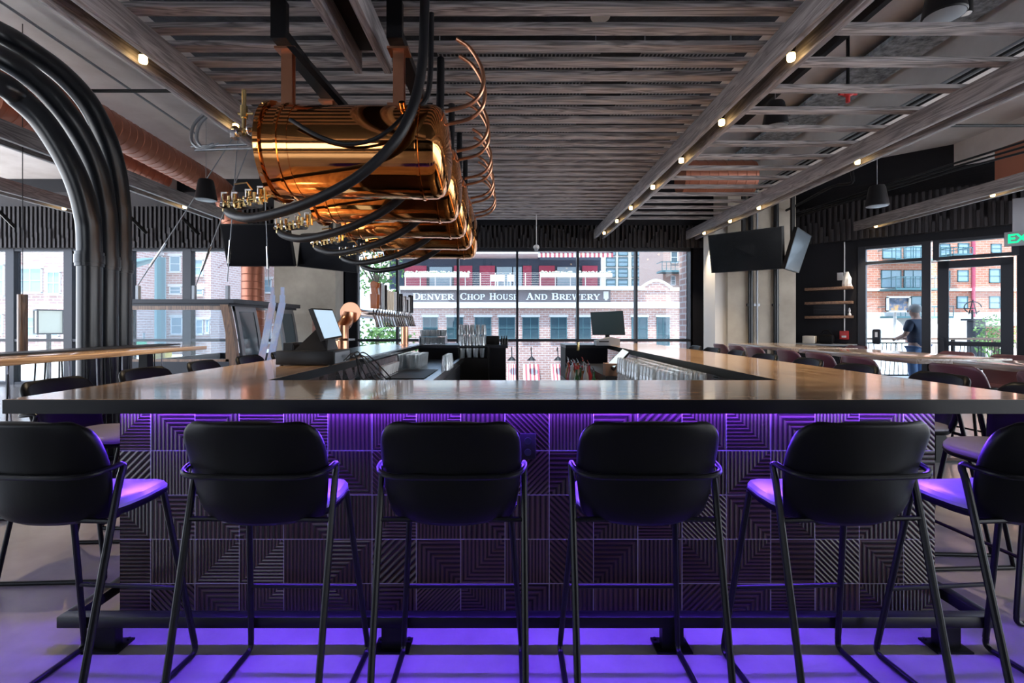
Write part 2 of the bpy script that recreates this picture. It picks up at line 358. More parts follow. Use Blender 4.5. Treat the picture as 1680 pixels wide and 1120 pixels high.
# windows of the rear wall: one unit per run, frame as child
def window(name, xs, M=None, z0=0.0, z1=3.02, tz=(1.01,), fw=.05, d=.1, glass='glass'):
    m = MB(M); x0, x1 = xs[0], xs[-1]
    g = struct(name, MB(M).box(x0, x1, .04, .052, z0, z1), Mt[glass], True)
    for x in xs: m.box(x-fw/2, x+fw/2, -d/2, d+.02, z0, z1)
    for z in (z0+.03, z1-.03)+tuple(tz): m.box(x0, x1, -d/2+.01, d, z-.03, z+.03)
    f = m.build('window_frame', Mt['frame'], g, True); return g
TB = Matrix.Translation((0, WY, 0))
window('window_1', [-3.44, -2.52, -1.13, .23, 1.62, 2.96, 4.22], TB, z1=3.11)
window('window_2', [-13.0, -12.6, -11.38, -10.05, -8.7, -7.33, -5.95, -4.6, -3.8], TB, z1=3.11, fw=.19)
# oblique right wall
m = MB(OM); m.box(0, 1.60, -.02, .2, 0, 3.11); m.box(3.86, 4.7, -.02, .2, 0, 3.11); m.box(1.6, 3.86, -.02, .2, 2.96, 3.11)
struct('wall_right', m, Mt['blackwall'], True)
m = window('window_3', [1.66, 2.66], OM, z1=2.96, tz=(2.62,), fw=.13)
m = window('window_4', [2.80, 3.84], OM, z0=2.58, z1=2.96, tz=(), fw=.09)
g = struct('door_1', MB(OM).box(2.98, 3.66, .03, .045, .2, 2.44), Mt['glass'], True)
m = MB(OM); m.box(2.82, 2.98, -.03, .07, 0, 2.55); m.box(3.66, 3.82, -.03, .07, 0, 2.55); m.box(2.82, 3.82, -.03, .07, 2.42, 2.56); m.box(2.82, 3.82, -.03, .07, 0, .22)
m.build('door_frame', Mt['frame'], g, True)
MB(OM).box(2.98, 3.66, -.08, -.03, .98, 1.06).box(2.86, 2.92, -.09, -.03, .86, 1.12).build('push_bar', Mt['frame'], g)
# concrete pillar of the right with conduits
m = MB(); m.box(4.55, 5.95, 10.05, 10.75, 0, 4.72)
struct('pillar_right', m, Mt['conc_tan'], True)
struct('pillar_face', MB().box(4.33, 4.55, 10.15, 10.75, 0, 3.4), Mt['stone'], True)
for i, (px, r, lb) in enumerate(((1231, .045, 'thick black conduit running down the tan concrete pillar, leftmost'), (1241.5, .022, 'thin grey conduit on the tan concrete pillar beside the thick one'), (1273, .05, 'black conduit running down the right part of the concrete pillar'))):
    x = (px-832)*10.0/800
    c = MB().cyl((x, 9.99, 0), (x, 9.99, 4.1), r).box(x-.06, x+.06, 9.985, 10.05, 1.75, 1.80).build('conduit', Mt['pipe'] if i != 1 else Mt['grey']); tag(c, lb, 'conduit')

# ------------------------------------------------------------------ ceiling beams, slats
def beam_pair(xa, xb, y1, where, zt=3.474, y0=-1.0):
    for x, s in ((xa, 'left'), (xb-.055, 'right')):
        m = MB().box(x, x+.055, y0, y1, 3.284, zt, ch=.004)
        tag(m.build('ceiling_beam', Mt['beam']), f'{s} board of the double wooden beam {where}', 'beam', 'grey wooden ceiling beams')
    m = MB().box(xa+.05, xb-.05, y0, y1-.05, zt-.04, zt-.01)
    tag(m.build('beam_channel', Mt['black'], None, True), f'black channel between the boards of the beam {where}', 'channel')
beam_pair(1.93, 2.17, 10.88, 'running back right of the middle')
beam_pair(4.03, 4.29, 11.0, 'at the right end of the short slats')
beam_pair(7.1, 7.36, 10.0, 'farthest right by the doors')
beam_pair(-2.77, -2.52, 10.8, 'left of the copper tanks')
beam_pair(-1.16, -.88, 3.72, 'ending above the copper tanks')
beam_pair(-5.42, -5.16, 8.9, 'behind the black bent pipes')
beam_pair(-7.5, -7.22, 8.6, 'farthest left by the windows')
Y = 3.23-.2225*4; k = 0
while Y < 9.75:
    i = k-4
    long = (i % 2 == 1)
    lb = None
    x1 = 4.27 if long else 2.15
    m = MB().box(-2.76, x1, Y, Y+.10, 3.476, 3.515, ch=.003)
    if i < 0: lb = 'grey wooden ceiling slat beyond the top edge of the photo'
    else: lb = f'{"long" if long else "short"} grey wooden ceiling slat, {ORD[i] if i else "very nearest"} from the front'
    tag(m.build('ceiling_slat', Mt['slat']), lb, 'slat', 'grey wooden ceiling slats')
    Y += .2225; k += 1
# perforated metal tray above slats
for x0, x1, y0, y1, lb in ((-.6, .8, 4.1, 6.4, 'perforated dark metal tray above the middle slats'), (1.15, 1.95, 4.1, 5.6, 'perforated dark metal tray above the slats by the right beam')):
    m = MB()
    n = int((x1-x0)/.035)
    for i in range(n): m.box(x0+i*.035, x0+i*.035+.012, y0, y1, 3.70, 3.705)
    for hx in (x0+.02, x1-.05):
        for hy in (y0+.05, y1-.05): m.box(hx, hx+.01, hy, hy+.01, 3.70, 3.85)
    n = int((y1-y0)/.07)
    for i in range(n): m.box(x0, x1, y0+i*.07, y0+i*.07+.02, 3.695, 3.70)
    tag(m.build('perforated_tray', Mt['grey'], None, True), lb, 'metal tray')

# spot lamps in the beams
def make_spot(label):
    t = thing('beam_spotlight', label, 'spotlight', (0, 0, 3.43), 0, 'warm spotlights in the beams')
    MB().cyl((0, 0, 3.33), (0, 0, 3.43), .024, 14).cyl((0, 0, 3.43), (0, 0, 3.434), .035, 14).build('housing', Mt['black'], t)
    MB().lathe([(.014, 3.332), (.027, 3.326), (.029, 3.29), (.024, 3.276), (.008, 3.272)], seg=14).build('lens', Mt['bulb'], t)
    MB().box(-.03, .03, -.006, .006, 3.36, 3.38).box(.024, .03, -.006, .006, 3.36, 3.43).build('bracket', Mt['steelblk'], t)
    return t
spots = [(2.05, y, 'in the beam right of the middle', i) for i, y in enumerate((3.52, 4.66, 5.74, 6.86, 8.08, 9.1, 10.3))]
spots += [(4.16, y, 'in the beam at the ends of the slats', i) for i, y in enumerate((5.79, 8.06, 9.1, 10.3))]
spots += [(7.23, y, 'in the beam by the doors', i) for i, y in enumerate((7.26, 9.56))]
spots += [(-2.65, y, 'in the beam left of the tanks', i) for i, y in enumerate((3.55, 4.76))]
spots += [(-5.29, 8.0, 'in the beam behind the bent pipes', 0), (-7.36, 8.1, 'in the beam farthest left', 0)]
sp0 = None
for x, y, wh, i in spots:
    lb = f'small black spotlight {wh}, glowing warm, {ORD[i]} one'
    if sp0 is None: sp0 = make_spot(lb); sp0.location = (x, y, 3.43)
    else: dup(sp0, (x, y, 3.43), 0, lb)
    ld = bpy.data.lights.new('spot_light', 'SPOT'); lo = bpy.data.objects.new('spot_light', ld); COL.objects.link(lo)
    ld.energy = 75; ld.spot_size = 1.35; ld.spot_blend = .8; ld.color = (1, .8, .55); ld.shadow_soft_size = .03; lo.location = (x, y, 3.262)

for i, (px, py, Y) in enumerate(((-2, 346, 8.0), (214, 356, 8.3), (300, 358, 8.5))):
    a, b = at(px, py, Y), at(px+26, py+26, Y+.3)
    tag(MB().tube([a, b], .03, 6).build('steel_brace', Mt['steelblk']), f'short slanting black brace fixed before the left slat screen, {["leftmost", "middle", "rightmost"][i]} of three', 'brace', 'braces before the left slat screen')
# ------------------------------------------------------------------ ducts
def spiral_duct(name, pts, r, label, seg=28):
    pts = [Vector(p) for p in pts]
    t = thing(name, label, 'duct', tuple(pts[-1]))
    MB().tube(pts, r, seg).build('duct_body', Mt['duct'], t)
    m = MB(); acc = 0
    for a, b in zip(pts[:-1], pts[1:]):
        L = (b-a).length; u = (b-a).normalized(); s = (.16-acc) if acc else .08
        while s < L:
            c = a+u*s; m.tube([c-u*.008, c, c+u*.008], [r+.001, r+.007, r+.001], seg, cap=False); s += .16
        acc = (L-(s-.16)) % .16
    m.build('seam', Mt['duct'], t)
    return t
el = [(-6.0, 10.1+.47*math.sin(a), 4.2-.47*(1-math.cos(a))) for a in [0, .3, .6, .9, 1.2, 1.5708]]
spiral_duct('ventilation_duct', [(-5.55, 5.1, 4.2)]+el+[(-5.95, 10.62, 3.6), (-5.65, 10.72, 3.0), (-5.6, 10.74, 2.7), (-5.6, 10.74, 0)], .235, 'large copper-coloured spiral duct bending down behind the left hanging screen')
spiral_duct('ventilation_duct', [(-6.85, 6.4, 4.32), (-7.0, 9.86, 4.32)], .225, 'capped copper-coloured spiral duct farther left under the ceiling')
spiral_duct('ventilation_duct', [(3.05, 8.6, 3.95), (4.3, 8.6, 3.95)], .3, 'orange spiral duct crossing above the short right slats')
m = MB().box(7.9, 8.9, 6.6, 7.9, 3.55, 4.2)
t = thing('supply_box', 'red-brown metal air box with a grille above the doors', 'air box', (8.4, 7.2, 3.55))
m.build('box_body', Mt['duct'], t, True)
m = MB()
for i in range(9): m.box(8.2, 8.8, 6.585, 6.60, 3.68+i*.045, 3.70+i*.045)
for i in range(12): m.box(8.2+i*.053, 8.21+i*.053, 6.58, 6.60, 3.68, 4.06)
m.build('grille', Mt['black'], t, True)

# ------------------------------------------------------------------ three bent black pipes
def bentpipe(Y, Yend, px0, pts, label, i):
    n_ = len(pts); P = [at(px, py, Y-(Y-Yend)*(k/(n_-1))**1.5) for k, (px, py) in enumerate(pts)]
    base = at(px0, 532, Y); base.z = 0
    t = thing('bent_pipe', label, 'pipe', tuple(base), 0, 'thick black bent pipes')
    full = curve([base+Vector((0, 0, .0)), base+Vector((0, 0, 1.2))]+P+[P[-1]+Vector((-.55, -.12, min(.22, 4.52-P[-1].z))), P[-1]+Vector((-1.3, -.2, min(.36, 4.55-P[-1].z))), P[-1]+Vector((-2.4, -.2, min(.40, 4.56-P[-1].z)))], 8)
    MB().tube(full, .1, 24).build('pipe_run', Mt['pipe'], t)
    MB().cyl(base+Vector((0, 0, 1.93)), base+Vector((0, 0, 2.07)), .112, 24).cyl(base+Vector((0, 0, 1.96)), base+Vector((0, 0, 2.04)), .118, 24).build('coupling', Mt['pipe'], t)
    MB().cyl(base, base+Vector((0, 0, .04)), .15, 24).build('floor_flange', Mt['pipe'], t)
bentpipe(4.7, 4.2, 147, [(147, 400), (142, 350), (128, 300), (103, 248), (68, 196), (30, 160), (0, 138)], 'nearest thick black pipe curving overhead, leftmost of three', 0)
bentpipe(5.0, 4.35, 175, [(175, 390), (170, 330), (157, 275), (134, 224), (104, 180), (62, 135), (0, 93)], 'middle thick black bent pipe of the three', 1)
bentpipe(5.3, 4.5, 198, [(198, 390), (196, 330), (187, 270), (169, 215), (142, 165), (102, 122), (56, 88), (0, 54)], 'outermost thick black bent pipe, rightmost of three', 2)

# ------------------------------------------------------------------ BAR
bar = thing('tiled_bar', 'dark bar body clad in square relief tiles under the counter', 'bar', (.1, 5, 0))
# ring walls
XL, XR, YF, YB = -1.775, 1.96, 2.235, 7.35
MB().box(XL, XR, YF, YF+.12, 0, 1.01).build('tiled_front', Mt['tile'], bar, True)
MB().box(XL, XL+.12, YF+.12, YB, 0, 1.01).build('tiled_side', Mt['tile'], bar, True)
MB().box(XR-.12, XR, YF+.12, YB, 0, 1.01).build('tiled_side', Mt['tile'], bar, True)
ct = thing('bar_counter', 'varnished wooden counter top of the square bar with black steel edge', 'counter', (.1, 5, 1.015))
OX0, OX1, OY0, OY1 = -2.035, 2.255, 1.977, 7.9
IX0, IX1, IY0 = -1.31, 1.485, 2.66
MB().add([(OX0, OY0, 1.07), (OX1, OY0, 1.07), (IX1, IY0, 1.07), (IX0, IY0, 1.07), (OX0, OY0, 1.03), (OX1, OY0, 1.03), (IX1, IY0, 1.03), (IX0, IY0, 1.03)],
         [(0, 1, 2, 3), (7, 6, 5, 4), (0, 4, 5, 1), (1, 5, 6, 2), (2, 6, 7, 3), (3, 7, 4, 0)]).build('front_top', Mt['counter'], ct, True)
MB().add([(OX0, OY0, 1.07), (IX0, IY0, 1.07), (IX0, OY1, 1.07), (OX0, OY1, 1.07), (OX0, OY0, 1.03), (IX0, IY0, 1.03), (IX0, OY1, 1.03), (OX0, OY1, 1.03)],
         [(0, 1, 2, 3), (7, 6, 5, 4), (0, 4, 5, 1), (1, 5, 6, 2), (2, 6, 7, 3), (3, 7, 4, 0)]).build('side_top', Mt['counterY'], ct, True)
MB().add([(OX1, OY0, 1.07), (IX1, IY0, 1.07), (IX1, OY1, 1.07), (OX1, OY1, 1.07), (OX1, OY0, 1.03), (IX1, IY0, 1.03), (IX1, OY1, 1.03), (OX1, OY1, 1.03)],
         [(0, 1, 2, 3), (7, 6, 5, 4), (0, 4, 5, 1), (1, 5, 6, 2), (2, 6, 7, 3), (3, 7, 4, 0)]).build('side_top', Mt['counterY'], ct, True)
m = MB()
m.box(OX0-.006, OX1+.006, OY0-.006, OY0, 1.013, 1.069); m.box(OX0-.006, OX0, OY0, OY1, 1.013, 1.069); m.box(OX1, OX1+.006, OY0, OY1, 1.013, 1.069)
m.box(IX0, IX1, IY0, IY0+.006, 1.013, 1.069); m.box(IX0, IX0+.006, IY0, 7.2, 1.013, 1.069); m.box(IX1-.006, IX1, IY0, 7.2, 1.013, 1.069)
m.box(OX0, OX1, OY0, YF, 1.013, 1.03); m.box(OX0, XL+.1, YF, OY1, 1.013, 1.03); m.box(XR-.1, OX1, YF, OY1, 1.013, 1.03)
m.build('steel_edge', Mt['steelblk'], ct, True)
for i in range(11): MB().cyl((-1.9+i*.4, OY0+.05, 1.006), (-1.9+i*.4, OY0+.05, 1.013), .008, 8).build('bolt', Mt['steelblk'], ct)
# rear counters with the gap between
for x0, x1, lb in ((IX0, -.02, 'black back bar cabinet holding the glass racks, left of the gap'), (.86, IX1, 'black back bar cabinet behind the bottles, right of the gap')):
    t = thing('back_cabinet', lb, 'cabinet', ((x0+x1)/2, 7.5, 0))
    MB().box(x0, x1, 7.2, 7.85, 0, 1.025).build('body', Mt['blackwall'], t, True)
    MB().box(x0, x1+(.03 if x0 < 0 else 0), 7.16, 7.9, 1.025, 1.07).build('worktop', Mt['frame'], t, True)
# led strip
MB_ = MB().box(XL-.0, XR+.0, YF-.028, YF-.008, .996, 1.008).build('led_strip', Mt['led']); tag(MB_, 'violet light strip under the front counter edge', 'light strip')
tag(MB().box(XL-.03, XL-.012, YF, 7.2, .996, 1.008).build('led_strip', Mt['ledside']), 'violet light strip under the left side of the counter', 'light strip')
tag(MB().box(XR+.012, XR+.03, YF, 7.2, .996, 1.008).build('led_strip', Mt['ledside']), 'violet light strip under the right side of the counter', 'light strip')
# outlet on tile front
t = thing('wall_outlet', 'black double power outlet on the tiled bar front', 'power outlet', (.10, YF, .80))
x = (866-832)*2.23/800; 
MB().box(x-.037, x+.037, YF-.008, YF-.001, .758, .876, ch=.003).build('cover_plate', Mt['plastic'], t)
for z in (.79, .842):
    MB().lathe([(.016, -.004), (.016, 0)], (x, YF-.008, z), 'Y', 16).build('socket', Mt['frame'], t)
# foot rail
t = thing('foot_rail', 'black square steel foot rail on posts around the bar base', 'foot rail', (.09, 2.08, 0))
m = MB(); m.box(-1.90, 2.075, 2.054, 2.105, .093, .141, ch=.004); m.box(-1.90, -1.849, 2.105, 7.2, .093, .141, ch=.004); m.box(2.024, 2.075, 2.105, 7.2, .093, .141, ch=.004)
m.build('rail', Mt['steelblk'], t)
for x in (-1.70, -.485, .70, 1.87):
    MB().box(x-.045, x+.045, 2.058, 2.10, .008, .094).build('post', Mt['steelblk'], t)
    MB().box(x-.075, x+.075, 2.03, 2.13, 0, .008).cyl((x+.06, 2.115, .008), (x+.06, 2.115, .016), .008, 6).cyl((x-.06, 2.115, .008), (x-.06, 2.115, .016), .008, 6).build('base_plate', Mt['steelblk'], t)
for s, x in ((-1, -1.875), (1, 2.05)):
    for y in (3.6, 5.0, 6.4):
        MB().box(x-.02, x+.02, y-.045, y+.045, .008, .094).build('post', Mt['steelblk'], t)
        MB().box(x-.05, x+.05, y-.075, y+.075, 0, .008).build('base_plate', Mt['steelblk'], t)

# ------------------------------------------------------------------ STOOLS
def make_stool(label, group, leather, seatm):
    t = thing('bar_stool', label, 'bar stool', (0, 0, 0), 0, group)
    rows = [(.712, .178, -.06), (.706, .192, -.11), (.722, .205, -.150), (.775, .218, -.168), (.84, .226, -.178), (.90, .231, -.186), (.96, .233, -.196), (1.005, .231, -.206), (1.035, .222, -.212), (1.053, .203, -.216), (1.063, .168, -.218)]
    m = MB(); n = 12; vs = []; fs = []
    for j, (z, hw, y) in enumerate(rows):
        for i in range(n+1):
            u = 2*i/n-1
            u2 = math.copysign(1-(1-abs(u))**1.25, u)
            wrap = .085*abs(u2)**2.6*(1, 1, 1, 1, 1, .95, .85, .7, .55, .5, .45)[j]
            vs.append((hw*u2, y+wrap, z-(.22*wrap if j > 5 else 0)+(.0 if j > 1 else .012*abs(u2)**2)))
    for j in range(len(rows)-1):
        for i in range(n): a = j*(n+1)+i; fs.append((a, a+1, a+n+2, a+n+1))
    m.add(vs, fs); o = m.build('backrest', leather, t)
    s = o.modifiers.new('s', 'SOLIDIFY'); s.thickness = .038; s.offset = 0
    s = o.modifiers.new('b', 'SUBSURF'); s.levels = s.render_levels = 1
    for f in o.data.polygons: f.use_smooth = True
    # seat
    m = MB(); N = 32
    def ring(k, z, dish=0):
        r = []
        for i in range(N):
            a = 2*PI*i/N; c, s_ = math.cos(a), math.sin(a); e = .55
            x = math.copysign(abs(c)**e, c)*.222*k; y = math.copysign(abs(s_)**e, s_)*.188*k+.060
            x *= 1-.10*max(0, (y-.05)/.2)
            r.append((x, y, z+dish*(x*x)*1.0-(.03*max(0, (y-.14)/.11)**2)))
        return r
    R = [ring(.02, .757), ring(.5, .757, .1), ring(.85, .760, .1), ring(.95, .758), ring(1.0, .745), ring(1.0, .734), ring(.7, .732), ring(.02, .732)]
    vs = [p for r in R for p in r]; fs = [(j*N+i, j*N+(i+1) % N, (j+1)*N+(i+1) % N, (j+1)*N+i) for j in range(len(R)-1) for i in range(N)]
    fs += [tuple(range(N)), tuple((len(R)-1)*N+i for i in range(N))]
    m.add(vs, fs); m.build('seat', seatm, t)
    R = [ring(.97, .7315), ring(1.012, .731), ring(1.012, .722), ring(.97, .708), ring(.7, .698), ring(.02, .696)]
    m = MB(); m.add([p for r in R for p in r], [(j*N+i, j*N+(i+1) % N, (j+1)*N+(i+1) % N, (j+1)*N+i) for j in range(len(R)-1) for i in range(N)]+[tuple(range(N)), tuple((len(R)-1)*N+i for i in range(N))]).build('seat_shell', leather, t)
    m = MB()
    path = [(-.245, -.075, .890), (-.246, -.09, .897), (-.243, -.13, .893), (-.225, -.172, .888), (-.18, -.200, .885), (-.08, -.208, .884), (.08, -.208, .884), (.18, -.200, .885), (.225, -.172, .888), (.243, -.13, .893), (.246, -.09, .897), (.245, -.075, .890)]
    m.tube(curve(path, 4), .0095, 10); m.build('arm_rail', Mt['steelblk'], t)
    for s in (-1, 1):
        MB().tube(curve([(s*.245, -.077, .892), (s*.2452, -.078, .875), (s*.245, -.10, .80), (s*.245, -.20, .36), (s*.245, -.275, .02)], 4), .0115, 10).build('leg', Mt['steelblk'], t)
        MB().tube([(s*.195, .165, .715), (s*.245, .272, .05)], .0115, 10).build('leg', Mt['steelblk'], t)
        MB().tube(curve([(s*.245, .270, .055), (s*.246, .272, .028), (s*.246, .255, .013), (s*.246, .20, .0115), (s*.245, -.23, .0115), (s*.245, -.272, .013), (s*.245, -.275, .03)], 4), .0112, 10).build('floor_runner', Mt['steelblk'], t)
    MB().tube([(-.226, .232, .30), (.226, .232, .30)], .009, 10).build('footrest', Mt['steelblk'], t)
    MB().tube([(-.197, .165, .712), (.197, .165, .712)], .009, 8).build('front_crossbar', Mt['steelblk'], t)
    MB().tube([(-.245, -.12, .715), (.245, -.12, .715)], .009, 8).build('rear_crossbar', Mt['steelblk'], t)
    return t
G1 = 'black leather stools around the bar'
names = ['leftmost of the front row, cut by the left edge', 'second from left in the front row', 'left of the power outlet in the front row', 'right of the power outlet in the front row', 'second from right in the front row', 'rightmost of the front row, cut by the right edge']
st0 = None
for (x, y, rz), nm in zip(((-1.56, 1.77, -.07), (-.835, 1.77, -.02), (-.187, 1.77, 0), (.468, 1.77, .0), (1.16, 1.77, .045), (1.80, 1.77, .08)), names):
    lb = 'black leather bar stool, '+nm
    if st0 is None: st0 = make_stool(lb, G1, Mt['leather'], Mt['seatl']); st0.location = (x, y, 0); st0.rotation_euler.z = rz
    else: dup(st0, (x, y, 0), rz, lb)
for i, y in enumerate((2.82, 3.5, 4.2, 4.9, 5.6, 6.3)):
    dup(st0, (-2.42-.01*(i % 3), y, 0), -PI/2+(-1)**i*.05, f'black leather bar stool, {ORD[i]} along the left side of the bar')
for i, y in enumerate((2.48, 3.14, 3.84, 4.5, 5.2, 5.9, 6.55, 7.2)):
    dup(st0, (2.58+.02*(i % 2), y, 0), PI/2+(-1)**i*.05, f'black leather bar stool, {ORD[i]} along the right side of the bar')
ms = None
for i, (x, y, rz, wh) in enumerate(((3.62, 7.9, -PI/2, 'near side of the farthest high table, far end'), (3.62, 7.35, -PI/2, 'near side of the farthest high table, middle'), (3.62, 6.8, -PI/2, 'near side of the farthest high table, near end'),
        (3.62, 6.0, -PI/2, 'left side of the middle high table, far end'), (3.62, 5.4, -PI/2, 'left side of the middle high table, middle'), (3.62, 4.8, -PI/2, 'left side of the middle high table, near end'),
        (4.98, 5.6, PI/2, 'right side of the middle high table, far end'), (4.98, 4.95, PI/2+.1, 'right side of the middle high table, near end'),
        (3.70, 3.85, -PI/2, 'left side of the nearest high table, far end'), (3.70, 3.15, -PI/2, 'left side of the nearest high table, near end'), (4.98, 7.2, PI/2, 'right side of the farthest high table'))):
    lb = 'maroon leather bar stool, '+wh
    if ms is None: ms = make_stool(lb, 'maroon stools at the high tables', Mt['maroon'], Mt['maroon']); ms.location = (x, y, 0); ms.rotation_euler.z = rz
    else: dup(ms, (x, y, 0), rz, lb)

# ------------------------------------------------------------------ high tables right
for x0, x1, y0, y1, lb in ((3.85, 4.75, 6.6, 8.5, 'long high wooden table farthest back on the right'), (3.86, 4.77, 4.6, 6.45, 'long high wooden table, middle of three on the right'), (4.0, 4.9, 2.4, 4.38, 'long high wooden table nearest on the right')):
    t = thing('high_table', lb, 'table', ((x0+x1)/2, (y0+y1)/2, 0), 0, 'high wooden tables on the right')
    MB().box(x0, x1, y0, y1, 1.0, 1.05, ch=.005).build('tabletop', Mt['table'], t)
    for y in (y0+.3, y1-.3):
        MB().box((x0+x1)/2-.05, (x0+x1)/2+.05, y-.05, y+.05, .02, 1.0).build('leg', Mt['steelblk'], t, True)
        MB().box(x0+.1, x1-.1, y-.05, y+.05, 0, .02).build('foot', Mt['steelblk'], t, True)

# ------------------------------------------------------------------ COPPER TANKS
TZ, TR = 2.53, .30
def make_tank(label):
    Y0 = 3.3
    t = thing('copper_tank', label, 'tank', (-1.0, Y0, TZ), 0, 'polished copper tanks over the bar')
    o = (0, Y0, TZ)
    MB().lathe([(TR, -1.36), (TR, -.64)], o, 'X', 56).build('tank_body', Mt['copper'], t)
    MB().lathe([(TR+.004, -1.52), (TR+.004, -1.36)], o, 'X', 56).build('end_band', Mt['copper'], t)
    MB().lathe([(TR+.004, -.64), (TR+.004, -.50)], o, 'X', 56).build('end_band', Mt['copper'], t)
    for x in (-1.43, -.56): MB().lathe([(TR+.003, x-.012), (TR+.014, x-.008), (TR+.014, x+.008), (TR+.003, x+.012)], o, 'X', 56).build('hoop', Mt['copper'], t)
    MB().lathe([(TR+.004, -.50), (TR+.001, -.47), (TR-.02, -.435), (TR-.06, -.41), (TR-.12, -.392), (TR-.2, -.382), (.004, -.378)], o, 'X', 56).build('domed_end', Mt['copper'], t)
    MB().lathe([(.004, -1.62), (TR-.2, -1.615), (TR-.1, -1.60), (TR-.04, -1.58), (TR, -1.55), (TR+.004, -1.52)], o, 'X', 56).build('domed_end', Mt['copper'], t)
    MB().lathe([(TR+.005, -1.56), (TR+.028, -1.555), (TR+.028, -1.525), (TR+.005, -1.52)], o, 'X', 56).build('clamp_ring', Mt['copper'], t)
    for a in range(12):
        an = a*PI/6+.2; MB().cyl((-1.54, Y0+math.cos(an)*.332, TZ+math.sin(an)*.332), (-1.54, Y0+math.cos(an)*.318, TZ+math.sin(an)*.318), .011, 8).build('clamp_bolt', Mt['brass'], t)
    for x in (-1.48, -.73):
        MB().box(x-.036, x+.036, Y0-.03, Y0-.018, TZ+.27, 3.22).box(x-.036, x+.036, Y0+.018, Y0+.03, TZ+.27, 3.22).box(x-.07, x+.07, Y0-.06, Y0+.06, 3.21, 3.225).box(x-.06, x+.06, Y0-.09, Y0+.09, TZ+.285, TZ+.305).build('hanger_strap', Mt['copper2'], t)
    # upper left brass valve
    b = MB().cyl((-1.57, Y0, TZ+.16), (-1.78, Y0, TZ+.16), .016, 10).cyl((-1.78, Y0, TZ+.12), (-1.78, Y0, TZ+.43), .014, 10).cyl((-1.78, Y0, TZ+.24), (-1.78, Y0, TZ+.32), .024, 10).cyl((-1.82, Y0, TZ+.27), (-1.72, Y0, TZ+.27), .009, 8).ball((-1.84, Y0, TZ+.16), .028)
    b.build('brass_valve', Mt['brass'], t)
    MB().lathe([(.034, 0), (.038, .008), (.034, .016)], (-1.75, Y0, TZ+.16), 'X', 14).lathe([(.026, 0), (.03, .01), (.026, .02)], (-1.80, Y0-.05, TZ+.12), 'X', 12).box(-1.83, -1.80, Y0-.08, Y0-.02, TZ+.08, TZ+.13).build('chrome_clamp', Mt['chrome'], t)
    # lower left fittings
    b = MB(); rr = random.Random(5)
    b.tube([(-1.54, Y0-.02, TZ-.27), (-1.66, Y0-.03, TZ-.315), (-1.78, Y0-.03, TZ-.33), (-1.93, Y0-.02, TZ-.36)], .013, 10)
    for i in range(9):
        x = -1.62-.035*i; z = TZ-.30-.008*i
        b.cyl((x, Y0-.03, z-.025-.02*rr.random()), (x, Y0-.03, z+.02+.05*rr.random()), .009+.007*rr.random(), 10)
        b.ball((x, Y0-.03, z+.02), .014)
    b.tube([(-1.70, Y0-.05, TZ-.26), (-1.72, Y0-.08, TZ-.22), (-1.80, Y0-.08, TZ-.23)], .006, 8)
    b.build('brass_fittings', Mt['brass'], t)
    for x, z in ((-1.66, -.31), (-1.74, -.33), (-1.83, -.35), (-1.90, -.35)):
        b = MB(); b.lathe([(.02, -.012), (.032, -.008), (.032, .008), (.02, .012)], (x, Y0-.03, TZ+z), 'X', 12); b.cyl((x, Y0-.05, TZ+z+.02), (x, Y0-.05, TZ+z+.07), .006, 8); b.box(x-.005, x+.035, Y0-.055, Y0-.045, TZ+z+.065, TZ+z+.075)
        b.build('chrome_clamp', Mt['chrome'], t)
    MB().cyl((-.66, Y0-.22, TZ+.21), (-.66, Y0-.25, TZ+.235), .02, 12).build('top_port', Mt['copper'], t)
    MB().cyl((-.50, Y0, TZ+.30), (-.44, Y0, TZ+.285), .022, 12).cyl((-.50, Y0+.21, TZ+.24), (-.44, Y0+.21, TZ+.27), .022, 12).box(-.54, -.50, Y0-.03, Y0+.24, TZ+.24, TZ+.33).build('coil_manifold', Mt['plastic'], t)
    return t
tk = make_tank('nearest polished copper tank hanging over the bar')
for i in range(1, 5): dup(tk, (-1.0, 3.3+.76*i, TZ), 0, f'polished copper tank hanging over the bar, {ORD[i]} from the front')
for x, s in ((-1.48, 'left'), (-.73, 'right')):
    tag(MB().box(x-.05, x+.05, 3.15, 6.9, 3.226, 3.29).box(x-.05, x+.05, 3.15, 3.2, 3.29, 3.47).box(x-.05, x+.05, 6.8, 6.86, 3.29, 3.475).build('steel_carrier', Mt['steelblk'], None, True), f'black steel carrier beam above the {s} ends of the copper tanks', 'beam')
tag(MB().hexa([(-1.45, 3.2, 3.20), (-1.40, 3.2, 3.20), (-1.12, 3.5, 2.90), (-1.17, 3.5, 2.90)], (0, .12, .04)).build('steel_brace', Mt['steelblk'], None, True), 'black slanting steel brace over the nearest copper tank', 'brace')
# big hoses
hp = [(697, -8, 3.15), (696, 40, 3.1), (694, 90, 3.05), (687, 140, 3.0), (672, 190, 2.93), (645, 236, 2.90), (592, 286, 2.90), (532, 321, 2.93), (470, 345, 3.0), (415, 357, 3.1), (385, 353, 3.2), (375, 346, 3.3), (384, 339, 3.42), (406, 336, 3.44), (425, 334, 3.34)]
hw_ = [at(*p) for p in hp]
for i in range(5):
    dy = Vector((0, .76*i, 0)); o = MB().tube([p+dy for p in curve(hw_, 7)], .031, 14).build('rubber_hose', Mt['hose'])
    tag(o, f'thick black hose looping from the ceiling to the {ORD[i] if i else "very nearest"} copper tank', 'hose', 'black hoses looping below the copper tanks')
tag(MB().tube(curve([at(708, 20, 3.3), at(706, 120, 3.2), at(700, 160, 3.15), at(686, 180, 3.12)], 8), .018, 10).build('rubber_hose', Mt['hose']), 'thinner black hose hanging beside the big nearest hose', 'hose')
